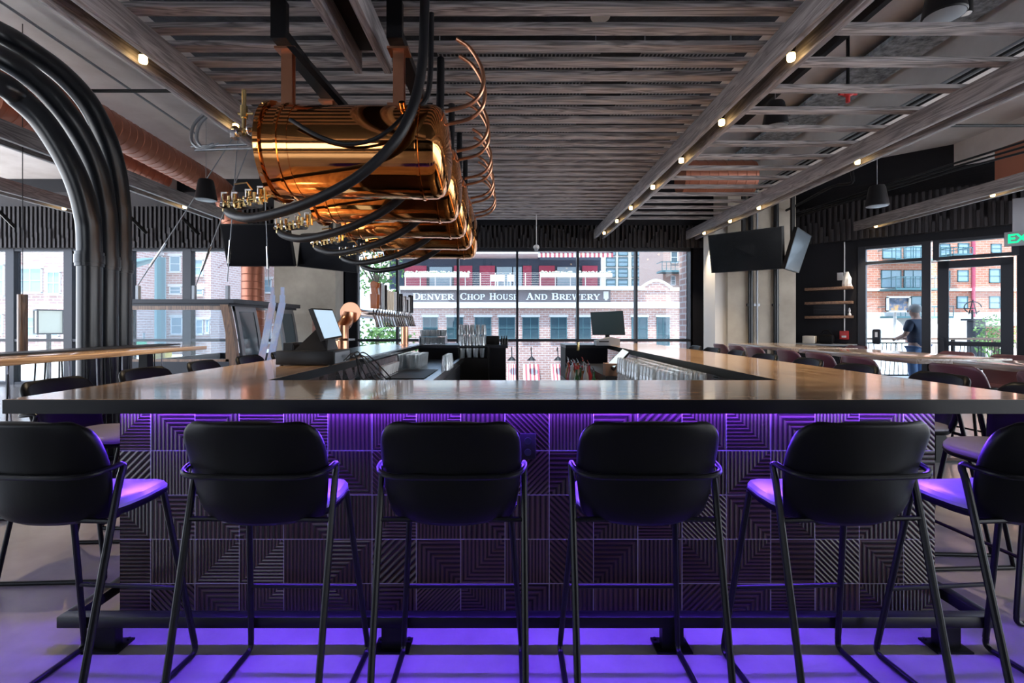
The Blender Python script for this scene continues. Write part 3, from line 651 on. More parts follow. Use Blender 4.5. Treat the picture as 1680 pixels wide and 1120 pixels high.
tag(MB().tube(curve([at(476, 196, 2.95), at(520, 222, 2.93), at(566, 236, 2.93), at(610, 230, 2.93), at(640, 212, 2.93), at(664, 188, 2.98)], 8), .013, 10).build('rubber_hose', Mt['hose']), 'thin black hose sagging across the face of the nearest copper tank', 'hose')
k = 0
for i in range(5):
    for dy in (0, .21):
        y = 3.29+.76*i+dy
        o = MB().tube(curve([(-.34, y, 3.30), (-.25, y, 3.235), (-.18, y, 3.12), (-.158, y, 3.02), (-.185, y, 2.92), (-.27, y, 2.85), (-.42, y, 2.812)], 8), .0135, 12).build('copper_coil', Mt['copper2'])
        tag(o, f'bent copper tube right of the tanks, {ORD[k]} from the front', 'copper tube', 'bent copper tubes right of the tanks'); k += 1

# ------------------------------------------------------------------ hanging screens, speakers, camera, sign
def screen(name, label, cat, c, th, m1, back=None):
    P = [at(*p) for p in c]; n = (P[1]-P[0]).cross(P[3]-P[0]).normalized()
    if n.y < 0: n = -n
    t = thing(name, label, cat, tuple(sum(P, Vector())/4))
    MB().hexa([p+n*.004 for p in P], n*th).build('casing', Mt['plastic'], t, True)
    ce = sum(P, Vector())/4; k = .965
    MB().hexa([ce+(p-ce)*k for p in P], n*.01).build('screen_glass', m1, t, True)
    return t, ce+n*th
def mount(t, ce, z1):
    MB().box(ce.x-.03, ce.x+.03, ce.y+.05, ce.y+.11, ce.z-.1, z1).box(ce.x-.05, ce.x+.05, ce.y, ce.y+.08, ce.z-.12, ce.z+.12).build('ceiling_mount', Mt['plastic'], t, True)
t, ce = screen('hanging_screen', 'black flat screen hanging tilted in front of the copper duct', 'screen', [(360, 368, 8.3), (473, 367, 8.3), (484, 437, 8.55), (373, 437, 8.55)], .07, Mt['screenblk']); mount(t, ce, 4.7)
t, ce = screen('hanging_screen', 'black hanging screen angled over the concrete pillar, behind the hoses', 'screen', [(493, 384, 8.45), (583, 380, 8.2), (586, 448, 8.45), (487, 437, 8.7)], .07, Mt['screenblk']); mount(t, ce, 4.7)
t, ce = screen('hanging_screen', 'black hanging screen in front of the tan concrete pillar', 'screen', [(1161, 386, 10.0), (1282, 371, 8.6), (1284, 441, 8.7), (1167, 448, 10.1)], .07, Mt['screenblk']); mount(t, ce, 4.1)
t, ce = screen('hanging_screen', 'hanging screen seen nearly edge-on beside the shelves wall, greyish painted sheen', 'screen', [(1309, 372, 8.6), (1332, 387, 9.3), (1311, 448, 9.3), (1288, 441, 8.6)], .06, mat('painted_sheen_glass', (.10, .12, .14), .25)); mount(t, ce, 4.1)  # grey base colour stands in for the reflection on this glass

def make_pendant(label):
    t = thing('pendant_speaker', label, 'speaker', (0, 0, 0), 0, 'black pendant speakers')
    MB().lathe([(.02, .30), (.09, .295), (.105, .27), (.145, .03), (.15, .0), (.142, -.012)], seg=28).build('housing', Mt['black'], t)
    MB().lathe([(.004, -.022), (.10, -.02), (.138, -.012)], seg=28).build('grille', Mt['grey'], t)
    MB().cyl((0, 0, .02), (0, 0, .86), .004, 6).build('cable', Mt['grey'], t)
    return t
pd = None
for px, py, Y, lb in ((338, 327, 7.3, 'black cone speaker hanging left below the copper duct'), (1439, 337, 7.3, 'black cone speaker hanging above the high tables on the right'), (1272, 207, 6.0, 'black cone speaker above the short slats on the right'), (1549, 24, 4.0, 'large black cone speaker at the top right edge')):
    p = at(px, py, Y)
    if pd is None: pd = make_pendant(lb); pd.location = p
    else: dup(pd, p, 0, lb)
for o in list(COL.objects):
    if o.name.startswith('cable') and o.parent and o.parent.name.startswith('pendant_speaker'): o.scale.z = (4.715-o.parent.location.z)/.86
p = at(1585, 22, 4.1)
t = thing('spot_pendant', 'small black cylinder spotlight beside the large top right speaker', 'spotlight', tuple(p))
MB().cyl(p, p+Vector((0, 0, .16)), .045, 18).cyl(p+Vector((0, 0, .16)), p+Vector((0, 0, .7)), .008, 6).build('housing', Mt['black'], t)
MB().cyl(p+Vector((0, 0, -.004)), p, .038, 18).build('lens', Mt['white'], t)
p = at(985, 29, 3.9)
t = thing('ceiling_speaker', 'round pale speaker disc recessed above the front slats', 'speaker', tuple(p)); MB().lathe([(.075, 0), (.078, .01), (.06, .02), (.06, .1)], tuple(p), 'Z', 24).build('disc', Mt['white'], t)
p = at(880, 410, 9.4)
t = thing('dome_camera', 'white dome security camera hanging on a thin rod before the windows', 'camera', tuple(p))
MB().lathe([(.03, .10), (.055, .08), (.06, .04), (.05, .03)], tuple(p), 'Z', 18).build('housing', Mt['white'], t)
MB().ball(p+Vector((0, 0, .02)), .042, 14).build('dome_lens', Mt['grey'], t)
MB().cyl(p+Vector((0, 0, .09)), (p.x, p.y, 3.86), .008, 8).build('rod', Mt['white'], t)
def text(s_, size, loc, rot, depth, m, name, parent=None, font=None, width=None, bold=0):
    cu = bpy.data.curves.new(name, 'FONT'); cu.body = s_; cu.size = size; cu.extrude = depth; cu.offset = bold
    cu.align_x = 'CENTER'; cu.align_y = 'CENTER'
    o = bpy.data.objects.new(name, cu); COL.objects.link(o)
    bpy.context.view_layer.update(); dg = bpy.context.evaluated_depsgraph_get()
    me = bpy.data.meshes.new_from_object(o.evaluated_get(dg)); bpy.data.objects.remove(o)
    xs = [v.co.x for v in me.vertices]; k = width/(max(xs)-min(xs)) if width else 1
    R = Matrix.Translation(loc) @ rot.to_4x4()
    off = Vector()
    q = parent
    while q: off += q.location; q = q.parent
    for v in me.vertices: v.co.x *= k; v.co = R @ v.co-off
    me.materials.clear(); me.materials.append(m)
    o = bpy.data.objects.new(name, me); COL.objects.link(o); o.parent = parent; return o
RX = Matrix.Rotation(PI/2, 3, 'X')
# exit sign
M2 = OM @ Matrix.Translation((3.93, -.42, 0))
c = M2 @ Vector((0, 0, 2.80))
t = thing('exit_sign', 'green lit EXIT sign at the right edge above the doors', 'exit sign', tuple(c))
MB(M2).box(-.24, .24, .0, .06, 2.70, 2.94, ch=.006).build('sign_housing', Mt['grey'], t)
MB(M2).box(-.14, .14, .02, .04, 2.94, 3.5).build('sign_stem', Mt['grey'], t)
text('EXIT', .21, M2 @ Vector((0, -.004, 2.815)), (OM.to_3x3() @ RX), .002, Mt['exit'], 'sign_letters', t, width=.40, bold=.006)

# ------------------------------------------------------------------ ceiling pipes and cables
def tubeobj(name, pts, r, m, label, cat, group=None, seg=8, flat=False):
    return tag(MB().tube(pts, r, seg).build(name, m), label, cat, group)
tubeobj('sprinkler_pipe', [at(140, 149, 6.0), at(285, 149, 6.0)], .022, Mt['black'], 'thin black pipe crossing under the left concrete ceiling', 'pipe')
tubeobj('sprinkler_pipe', [at(-60, -38, 4.6), at(140, 97, 6.0), at(320, 219, 8.2)], .016, Mt['grey'], 'thin pale pipe running along the left ceiling rib', 'pipe')
tubeobj('ceiling_conduit', [at(314, 240, 7.0), at(420, 236, 7.0)], .02, Mt['steel'], 'upper silver conduit left of the copper tanks', 'conduit')
tubeobj('ceiling_conduit', [at(320, 246, 7.0), at(425, 243, 7.0)], .02, Mt['steel'], 'lower silver conduit left of the copper tanks', 'conduit')
for i, dx in enumerate((0, 9)):
    tubeobj('cable_loop', curve([at(336+dx, 186, 7), at(318+dx, 205, 7), at(314+dx, 230, 7), at(328+dx, 243, 7), at(350+dx, 236, 7)], 6), .022, Mt['grey'], ('outer' if i == 0 else 'inner')+' grey flexible conduit loop by the left beam', 'conduit')
for i in range(4):
    a = .06*i
    tubeobj('ceiling_conduit', [(5.0-.1+a+.9*0+1.1*0, 2.5, 4.08), (5.0-.1+a, 9.8, 4.08)], .018, Mt['black'] if i % 2 else Mt['grey'], f'straight conduit under the right ceiling rib, {ORD[i]} from the left of four', 'conduit', 'conduits under the right ceiling rib')
for i in range(3):
    tubeobj('ceiling_conduit', [at(1700, 226+9*i, 6.0), at(1572, 266+6*i, 7.2), at(1300, 352+3*i, 10.2)], .016, Mt['black'], f'long black conduit running back over the right tables, {ORD[i] if i else "top"} of three', 'conduit')
tubeobj('sprinkler_pipe', [at(1545, 206, 6.0), at(1720, 206, 6.0)], .02, Mt['black'], 'black pipe crossing below the ceiling at the right edge', 'pipe')
tubeobj('sprinkler_pipe', curve([at(1398, 282, 8.2), at(1397, 300, 8.2), at(1365, 306, 8.6), at(1320, 330, 9.4), at(1290, 345, 10.0)], 4), .025, Mt['black'], 'black bent pipe under the right concrete rib', 'pipe')
t = thing('sprinkler_valve', 'small red sprinkler valve above the short right slats', 'valve', tuple(at(1391, 160, 5.6)))
p = at(1391, 168, 5.6); MB().cyl(p+Vector((0, 0, .16)), (p.x, p.y, 4.72), .018, 10).build('drop_pipe', Mt['black'], t); MB().cyl(p, p+Vector((0, 0, .16)), .022, 10).ball(p+Vector((0, 0, .1)), .05, 10, (1.3, 1, .7)).cyl(p+Vector((-.1, 0, .1)), p+Vector((.1, 0, .1)), .02, 10).build('valve_body', Mt['red'], t)
m = MB()
for i in range(3): m.box(2.55+i*.62, 2.62+i*.62, 2.2, 8.2, 4.62, 4.72)
struct('ceiling_joints', m, Mt['black'], True)
tag(MB().box(4.3, 4.9, 2.4, 9.5, 4.55, 4.6).build('insulation_board', mat('foil_insulation', (.45, .52, .58), .5, noise=(12, [(.08, .10, .12), (.5, .58, .66)]), bump=(10, 1, .03)), None, True), 'crumpled grey-blue insulation strip under the right ceiling', 'insulation')

# ------------------------------------------------------------------ left: cabin, skis, drink rail, lamp
t = thing('gondola_cabin', 'old ski lift cabin with big end window and open curved doors', 'gondola', (-5.0, 8.6, 0))
x0, x1, y0, y1 = -5.85, -4.28, 7.5, 9.9
MB().box(x0-.02, x1+.1, y0-.05, y0+.12, 1.70, 1.76).box(x1-.06, x1+.08, y0+.1, y1, 1.70, 1.77).box(x0, x0+.1, y0+.1, y1, 1.70, 1.77).build('roof_frame', Mt['frame'], t, True)
MB().box(x0, x1, y0, y1, 1.66, 1.70).build('roof', Mt['frame'], t, True)
MB().box(x0, x1, y0, y0+.06, .15, .80).box(x0, x0+.06, y0, y1, .15, .80).box(x0, x1, y1-.06, y1, .15, .8).box(x0, x1, y0, y1, .12, .15).box(x0+.2, x0+.3, y0+.2, y1-.2, 0, .12).box(x1-.3, x1-.2, y0+.2, y1-.2, 0, .12).build('body', Mt['frame'], t, True)
g = MB().box(x0+.05, x1-.04, y0+.02, y0+.03, .80, 1.66).build('end_window', Mt['clear'], t, True)
MB().box(x0, x0+.05, y0, y0+.06, .8, 1.66).box(x1-.05, x1, y0, y0+.06, .8, 1.66).box(x0, x1, y0, y0+.06, 1.60, 1.66).box(x0, x1, y0, y0+.05, .80, .84).build('window_rim', Mt['wood_brown'], g, True)
def curved(m, ya, yb, za, zb, x, th=.04, bul=.16, n=10):
    pts = []
    for i in range(n+1):
        z = za+(zb-za)*i/n; pts.append((x+bul*(1-((z-.2)/1.45)**2), z))
    for (xa, z0_), (xb, z1_) in zip(pts[:-1], pts[1:]):
        m.hexa([(xa, ya, z0_), (xb, ya, z1_), (xb, yb, z1_), (xa, yb, z0_)], (-th, 0, 0))
    return m
curved(MB(), y0-.02, y0+.07, .2, 1.68, x1, .12).build('corner_post', Mt['wood_brown'], t)
for ya, yb, nm in ((7.66, 8.3, 0), (9.1, 9.75, 1)):
    dd = curved(curved(curved(curved(MB(), ya, ya+.09, .2, 1.66, x1), yb-.09, yb, .2, 1.66, x1), ya, yb, .2, .85, x1), ya, yb, 1.58, 1.66, x1).build('door', Mt['cabinm'], t)
    curved(MB(), ya+.08, yb-.08, .84, 1.59, x1-.01, .012).build('door_pane', Mt['wglass'], dd)
for px, py in ((226, 487), (318, 487), (373, 484)):
    p = at(px, py, 7.5); MB().box(p.x-.02, p.x+.02, 7.48, 7.54, 1.75, 1.97).build('lifting_lug', Mt['grey'], t, True)
cb = [((226, 468, 7.5), (345, 284, 7.5)), ((318, 476, 7.5), (386, 300, 7.5)), ((373, 462, 7.5), (392, 200, 7.5)), ((441, 470, 7.9), (432, 250, 7.9))]
for i, (a, b) in enumerate(cb):
    a, b = at(*a), at(*b); b = a+(b-a)*((4.40-a.z)/(b.z-a.z))
    c = tubeobj('steel_cable', [a, b], .008, Mt['grey'], f'thin steel cable holding the ski lift cabin, {["leftmost", "second from left", "third from left", "rightmost"][i]}', 'cable', 'cables of the ski lift cabin')
    MB().cyl(a+(b-a)*.12, a+(b-a)*.27, .018, 8).build('turnbuckle', Mt['chrome'], c)
skm = mat('pale_ski_graphic', (.6, .65, .75), .3, noise=((6, 6, 3), [(.75, .80, .88), (.45, .55, .80), (.70, .55, .62)]))
for i, (px, tilt) in enumerate(((415, .09), (430, .11))):
    b = at(px+2, 582, 7.0); m = MB(); pts = []
    for k in range(14):
        f = k/13; z = b.z-.55+f*1.55; pts.append(Vector((b.x+tilt*f, 7.0+.45*f-(.10*max(0, f-.85)/.15), z)))
    for k in range(13):
        w_ = .05*(1 if k < 11 else (1-.25*(k-10)))
        p, q = pts[k], pts[k+1]
        m.hexa([p+Vector((-w_, 0, 0)), p+Vector((w_, 0, 0)), q+Vector((w_, 0, 0)), q+Vector((-w_, 0, 0))], (0, .02, 0))
    tag(m.build('ski', skm), ('left' if i == 0 else 'right')+' pale ski leaning upright before the cabin doors', 'ski', 'skis at the cabin doors')
tag(MB().box(-4.05, -3.4, 6.95, 7.7, 0, .32).build('ski_plinth', Mt['frame'], None, True), 'low dark plinth under the two skis', 'plinth') 
t = thing('drink_rail', 'narrow high wooden table on thin slanting rods along the left', 'table', (-3.5, 3.9, 0))
MB().box(-3.80, -3.17, 2.3, 5.15, 1.11, 1.15, ch=.004).build('tabletop', Mt['counterY'], t)
MB().box(-3.80, -3.55, 2.3, 5.3, 1.152, 1.165).build('top_cap', Mt['frame'], t, True)
rr = random.Random(11)
for i in range(34):
    y = 2.35+i*.083; a = rr.uniform(-.07, .07)
    MB().cyl((-3.62, y, .03), (-3.62, y+a, 1.11), .006, 6).build('rod', Mt['steelblk'] if i % 3 else Mt['grey'], t)
MB().box(-3.66, -3.58, 2.3, 5.2, 0, .03).build('rod_base', Mt['frame'], t, True)
for y in (2.9, 4.7): MB().box(-3.52, -3.44, y-.04, y+.04, 0, 1.11).build('leg', Mt['steelblk'], t, True)
t = thing('tube_pendant', 'copper-brown tube lamp hanging on a wire at the left edge', 'pendant lamp', tuple(at(37, 483, 5.4)))
p = at(37, 483, 5.4); MB().cyl(p, (p.x, p.y, 1.0), .045, 20).build('lamp_tube', Mt['wood_brown'], t)
MB().cyl(p, (p.x, p.y, 4.7), .004, 6).build('wire', Mt['black'], t)

# ------------------------------------------------------------------ on and behind the counter
t = thing('cash_drawer', 'black cash drawer on the left counter under the register', 'cash drawer', (-1.48, 3.76, 1.07))
MB().box(-1.70, -1.275, 3.58, 3.95, 1.078, 1.178, ch=.004).build('drawer_case', Mt['plastic'], t)
MB().box(-1.275, -1.268, 3.60, 3.93, 1.085, 1.165).box(-1.268, -1.262, 3.74, 3.79, 1.12, 1.135).build('drawer_front', Mt['grey'], t)
for x in (-1.67, -1.31):
    for y in (3.61, 3.92): MB().cyl((x, y, 1.07), (x, y, 1.08), .012, 8).build('foot', Mt['plastic'], t)
t = thing('register', 'touch screen register on a black stand on the cash drawer', 'register', (-1.45, 3.78, 1.178))
Q = [at(512, 505, 3.66), at(546, 507, 3.95), at(563, 552, 3.97), at(532, 558, 3.66)]
n = (Q[1]-Q[0]).cross(Q[3]-Q[0]).normalized(); n = n if n.y > 0 else -n
MB().hexa([q+n*.003 for q in Q], n*.03).build('screen_case', Mt['plastic'], t, True)
ce = sum(Q, Vector())/4; MB().hexa([ce+(q-ce)*.9 for q in Q], n*.01).build('lit_screen', Mt['screenlit'], t, True)
MB().add([(-1.60, 3.66, 1.179), (-1.35, 3.66, 1.179), (-1.35, 3.9, 1.179), (-1.60, 3.9, 1.179), (-1.46, 3.74, 1.34), (-1.42, 3.74, 1.38), (-1.40, 3.84, 1.38), (-1.44, 3.84, 1.34)], [(0, 1, 2, 3), (4, 5, 6, 7), (0, 1, 5, 4), (1, 2, 6, 5), (2, 3, 7, 6), (3, 0, 4, 7)]).build('stand', Mt['plastic'], t, True)
tag(MB().box(-1.68, -1.61, 3.66, 3.86, 1.179, 1.235).box(-1.605, -1.602, 3.66, 3.86, 1.179, 1.22).build('card_box', Mt['plastic'], None, True), 'small black box on the cash drawer beside the register', 'box')
t = thing('cardboard_sign', 'small upright card with a printed mountain picture behind the register', 'sign', (-1.75, 4.9, 1.07))
p = [at(494, 510, 4.9), at(517, 512, 4.9), at(516, 545, 4.9), at(492, 545, 4.9)]
MB().box(-1.95, -1.83, 4.88, 4.93, 1.07, 1.49).build('card', mat('brown_printed_card', (.25, .16, .13), .6, noise=(14, [(.08, .07, .08), (.5, .22, .15)])), t, True)
for i in range(6):
    rr = random.Random(i); a = Vector((-1.24, 3.7+.06*i, 1.10)); b = Vector((-1.15+.03*i, 3.9+.05*i, .93)); c = Vector((-1.0, 4.1, .90))
    tubeobj('register_cable', curve([a, a+Vector((.05, .1, .05*rr.random())), b, c], 6), .005, Mt['plastic'], f'thin black cable hanging from the cash drawer, {ORD[i]} of a tangle of six', 'cable', 'cables behind the cash drawer', 6)
# tap tower
t = thing('tap_tower', 'copper pipe beer tap tower with a long row of taps', 'tap tower', (-1.53, 6.0, 1.07))
TP = [(-1.56, 4.6, 1.07), (-1.56, 4.6, 1.36)]+[(-1.56+.02*(i/5), 4.6+.13*math.sin(i/5*PI/2), 1.36+.13*(1-math.cos(i/5*PI/2))) for i in range(1, 6)]
MB().tube(TP, .062, 20).build('elbow', Mt['copper2'], t)
MB().lathe([(.10, 0), (.104, .006), (.10, .014)], (-1.53, 4.76, 1.49), 'Y', 28).build('flange', Mt['copper2'], t)
MB().cyl((-1.53, 4.77, 1.49), (-1.50, 7.35, 1.47), .048, 20).build('manifold', mat('silvery_copper', (.75, .60, .52), .2, 1), t)
MB().cyl((-1.50, 7.15, 1.07), (-1.50, 7.15, 1.46), .052, 20).lathe([(.06, 0), (.075, .012), (.06, .024)], (-1.50, 7.15, 1.36), 'Z', 20).lathe([(.085, 0), (.085, .015)], (-1.50, 7.15, 1.07), 'Z', 20).build('support_pipe', Mt['copper2'], t)
MB().lathe([(.065, 0), (.08, .012), (.065, .024)], (-1.56, 4.6, 1.22), 'Z', 20).box(-1.49, -1.44, 4.58, 4.62, 1.222, 1.242).build('pipe_clamp', Mt['chrome'], t)
hc = [('wood_o', (.42, .12, .035)), ('wood_o', (.42, .12, .035)), ('silver', None), ('clear', (.55, .6, .62)), ('blk', (.02, .02, .02)), ('cream', (.72, .62, .48)), ('cream', (.72, .62, .48)), ('cream', (.75, .66, .52)), ('wht', (.75, .76, .78)), ('blk', (.02, .02, .02)), ('blk', (.02, .02, .03)), ('blk', (.03, .03, .04)), ('wht', (.72, .74, .76)), ('silver', (.5, .5, .5)), ('blk', (.02, .02, .02)), ('wht', (.7, .7, .7)), ('blk', (.015, .015, .015)), ('blk', (.015, .015, .015))]
hm = {}
for i, (nm, c) in enumerate(hc):
    y = 5.2+i*.122; x = -1.445
    f = MB().cyl((-1.49, y, 1.485), (x+.03, y, 1.485), .012, 8).tube([(x+.02, y, 1.49), (x+.035, y, 1.46), (x+.06, y, 1.37), (x+.075, y, 1.345)], [.016, .015, .012, .012], 8).cyl((x+.02, y, 1.48), (x+.02, y, 1.545), .009, 8).build('faucet', Mt['chrome'], t)
    if nm not in hm: hm[nm] = mat('handle_'+nm, c or (.6, .6, .62), .3, 1 if nm == 'silver' else 0)
    h = MB(); H = (.30, .30, .29, .29, .29, .24, .24, .24, .24, .26, .20, .24, .2, .22, .18, .22, .26, .26)[i]
    if i < 2: h.hexa([(x-.008, y-.012, 1.545), (x+.048, y-.012, 1.545), (x+.055, y-.012, 1.70), (x-.015, y-.012, 1.70)], (0, .024, 0)).lathe([(.03, 0), (.036, .006), (.036, .018), (.03, .024)], (x+.02, y-.012, 1.80), 'Y', 16).hexa([(x+.0, y-.01, 1.70), (x+.04, y-.01, 1.70), (x+.03, y-.01, 1.80), (x-.012, y-.01, 1.80)], (0, .02, 0))
    elif nm == 'cream': h.lathe([(.012, 0), (.019, .03), (.021, H*.7), (.017, H*.9), (.01, H)], (x+.02, y, 1.545), 'Z', 10)
    else: h.box(x-.005, x+.045, y-.013, y+.013, 1.545, 1.545+H, ch=.008).lathe([(.012, 0), (.018, .03), (.014, .05)], (x+.02, y, 1.545), 'Z', 10)
    h.build('tap_handle', hm[nm], f)
tag(MB().box(-1.42, -1.28, 4.5, 7.3, 1.071, 1.083).box(-1.30, -1.26, 4.3, 7.2, 1.04, 1.075).build('drip_tray', Mt['steel'], None, True), 'long steel drip tray under the beer taps', 'drip tray')
tag(MB().box(-2.0, -1.43, 4.4, 7.2, 1.0705, 1.074).build('reflection_sheet', Mt['steel'], None, True), 'pale sheet put in for the reflection on the counter behind the taps', 'reflection sheet')  # metal sheet added in place of the white reflection on the varnished counter
# under-bar station left
t = thing('under_bar_station', 'stainless steel work station inside the bar, left', 'work station', (-.95, 5.3, 0))
MB().box(-1.30, -.62, 4.0, 6.9, .84, .88).box(-.66, -.62, 4.0, 6.9, .88, .91).build('worktop', Mt['steel'], t, True)
MB().box(-1.30, -.66, 4.05, 6.85, .1, .84).build('cabinet_body', Mt['frame'], t, True)
MB().box(-1.1, -.75, 4.4, 5.3, .881, .888).build('ice_well', Mt['black'], t, True)
for x in (-1.2, -.75):
    for y in (4.2, 6.7): MB().cyl((x, y, 0), (x, y, .1), .02, 8).build('leg', Mt['steel'], t)
def pint(h=.15, r0=.030, r1=.043): return [(r0*.9, 0), (r0, .004), (r1, h), (r1-.002, h), (r0-.003, .012), (.002, .012)]
gp = [None]
def glass(x, y, z, label, group, up=True, h=.15):
    if gp[0] is None:
        o = MB().lathe(pint(), seg=14).build('pint_glass', Mt['drink']); gp[0] = o; o.location = (x, y, z)
    else: o = gp[0].copy(); COL.objects.link(o); o.location = (x, y, z)
    o.rotation_euler = (0, 0, 0) if up else (PI, 0, 0)
    if not up: o.location.z = z+.15
    o.scale = (1, 1, h/.15)
    return tag(o, label, 'glass', group)
for r in range(6):
    for c in range(3): glass(-1.2+.10*c*.95, 4.05+.1*r if False else 5.5+.1*r, .882, f'clear pint glass standing on the left steel station, {ORD[r]} row, {LR3[c]}', 'pint glasses in the steel station', True)
for r in range(4):
    for c in range(4): glass(-.64+.095*c, 6.95+.095*(r % 2)-.9*(0), .90 if r < 2 else 1.055, f'clear glass on the {"lower" if r < 2 else "upper"} step of the black ledge, {LR[c]} column', 'glasses on the black ledge', r < 2, .13)
t = thing('bottle_ledge', 'black stepped ledge inside the bar holding glasses', 'shelf', (-.5, 7.0, 0)); MB().box(-.70, -.26, 6.88, 7.14, .0, .895).box(-.70, -.26, 7.0, 7.14, 1.035, 1.05).box(-.70, -.68, 6.88, 7.14, .895, 1.05).box(-.28, -.26, 6.88, 7.14, .895, 1.05).build('ledge_body', Mt['plastic'], t, True)
for c in range(3):
    for r in range(4): glass(-.62+.10*c, 4.9+.12*r, .885 if False else .912, 'tall clear glass inverted on the steel station rim', 'inverted glasses on the station rim', False) if c == 0 else None
for i in range(7):
    y = 4.55+.09*i; o = MB().lathe([(.02, 0), (.035, .09), (.036, .1)], (-1.16, y, .885), 'Z', 12).build('paper_cup', Mt['white']); tag(o, f'white cup in the row under the left counter, {ORD[i]} from the front', 'cup', 'white cups under the left counter')
# back bar left: rack of glasses, pint towers, small boxes
t = thing('glass_rack', 'wire rack full of small clear glasses on the back bar', 'glass rack', (-1.08, 7.4, 1.07))
MB().box(-1.32, -.93, 7.3, 7.6, 1.071, 1.08).box(-1.32, -1.315, 7.3, 7.6, 1.08, 1.2).box(-.935, -.93, 7.3, 7.6, 1.08, 1.2).build('rack_frame', Mt['steel'], t, True)
for z in (1.081, 1.19):
    for c in range(5):
        for r in range(2): glass(-1.28+.078*c, 7.38+.09*r, z, f'small clear glass in the rack on the back bar, {"lower" if z < 1.1 else "upper"} tier, {LR[c]} column', 'glasses in the rack', True, .10)
for z in (1.071, 1.222):
    for c in range(5):
        for r in range(2): glass(-.70+.085*c, 7.38+.09*r, z, f'clear pint glass in the stack on the back bar, {"lower" if z < 1.1 else "upper"} tier, {LR[c]} column', 'pint glasses stacked on the back bar', False)
tag(MB().box(-.32, -.12, 7.4, 7.55, 1.071, 1.20, ch=.006).build('black_box', Mt['plastic']), 'small black box on the back bar right of the stacked glasses', 'box')
for i in range(3): tag(MB().lathe([(.022, 0), (.022, .07), (.008, .10), (.008, .13)], (-.08+.035*i, 7.4+.03*i, 1.071), 'Z', 10).build('bitters_bottle', Mt['plastic']), ('left', 'middle', 'right')[i]+' small dark bottle beside the black box', 'bottle', 'small dark bottles on the back bar')
# right side of the bar: screen, printer, register, glasses, bottles
t, ce = screen('monitor', 'dark monitor standing above the right end of the back bar', 'monitor', [(968.5, 512, 7.4), (1022, 509.5, 7.3), (1026, 549.5, 7.3), (972, 549.5, 7.4)], .04, mat('dark_teal_screen', (.02, .04, .05), .25))
MB().box(ce.x-.03, ce.x+.03, ce.y, ce.y+.05, 1.075, ce.z).box(ce.x-.12, ce.x+.12, ce.y-.08, ce.y+.12, 1.071, 1.08).build('stand', Mt['plastic'], t, True)
t = thing('receipt_printer', 'grey receipt printer below the dark monitor', 'printer', (1.5, 7.2, 1.07))
MB().hexa([(1.28, 7.0, 1.071), (1.62, 7.0, 1.071), (1.62, 7.0, 1.17), (1.5, 7.0, 1.19), (1.28, 7.0, 1.14)], (0, .2, 0)).build('printer_body', Mt['grey'], t, True)
MB().box(1.32, 1.46, 6.995, 7.0, 1.12, 1.135).build('paper_slot', Mt['black'], t, True)
t = thing('tilted_register', 'tilted touch screen register inside the right side of the bar', 'register', (1.30, 5.4, .9))
Q = [at(996, 597, 5.3), at(1022, 571, 5.6), at(1033, 576, 5.5), at(1007, 604, 5.2)]; n = (Q[1]-Q[0]).cross(Q[3]-Q[0]).normalized(); n = n if n.y > 0 else -n
MB().hexa([q+n*.003 for q in Q], n*.03).build('screen_case', Mt['plastic'], t, True)
ce = sum(Q, Vector())/4; MB().hexa([ce+(q-ce)*.9 for q in Q], n*.01).build('lit_screen', Mt['screenlit'], t, True)
MB().box(1.22, 1.34, 5.5, 5.65, .82, 1.0).build('stand', Mt['plastic'], t, True)
t = thing('right_work_station', 'dark stainless work station inside the right side of the bar', 'work station', (1.3, 4.4, 0))
MB().box(1.05, 1.47, 3.3, 6.9, .70, .735).build('worktop', Mt['steel'], t, True); MB().box(1.07, 1.47, 3.35, 6.85, 0, .70).build('cabinet_body', Mt['frame'], t, True)
MB().box(1.05, 1.47, 5.2, 6.9, .735, .82).build('riser', Mt['frame'], t, True)
tag(MB().box(1.06, 1.20, 5.25, 5.4, .821, .95).build('cardboard_box', mat('cardboard', (.22, .13, .09), .8), None, True), 'small brown cardboard box below the tilted register', 'box')
for z in (.736, .888):
    for r in range(18):
        for c in range(3):
            if z > .8 and c == 0 and r % 5 == 4: continue
            glass(1.15+.10*c, 3.38+.092*r, z, f'clear pint glass upside down under the right counter, {"lower" if z < .8 else "upper"} tier, {ORD[r]} row, {LR3[c]}', 'pint glasses under the right counter', False)
bm_ = [mat('bottle_green', (.03, .10, .05), .1), mat('bottle_amber', (.20, .07, .02), .1), mat('bottle_clear', (.35, .38, .42), .08), mat('bottle_red', (.3, .03, .04), .15)]
bt = thing('speed_rack', 'black steel speed rack full of bottles inside the bar, right', 'bottle rack', (1.0, 5.9, 0)); MB().box(.72, 1.04, 5.5, 6.6, .50, .52).box(.72, .74, 5.5, 6.6, .52, .68).box(.72, 1.04, 5.48, 5.5, .50, .68).box(.74, .78, 5.6, 5.64, 0, .5).box(.74, .78, 6.4, 6.44, 0, .5).build('rack_body', Mt['steelblk'], bt, True)
k = 0
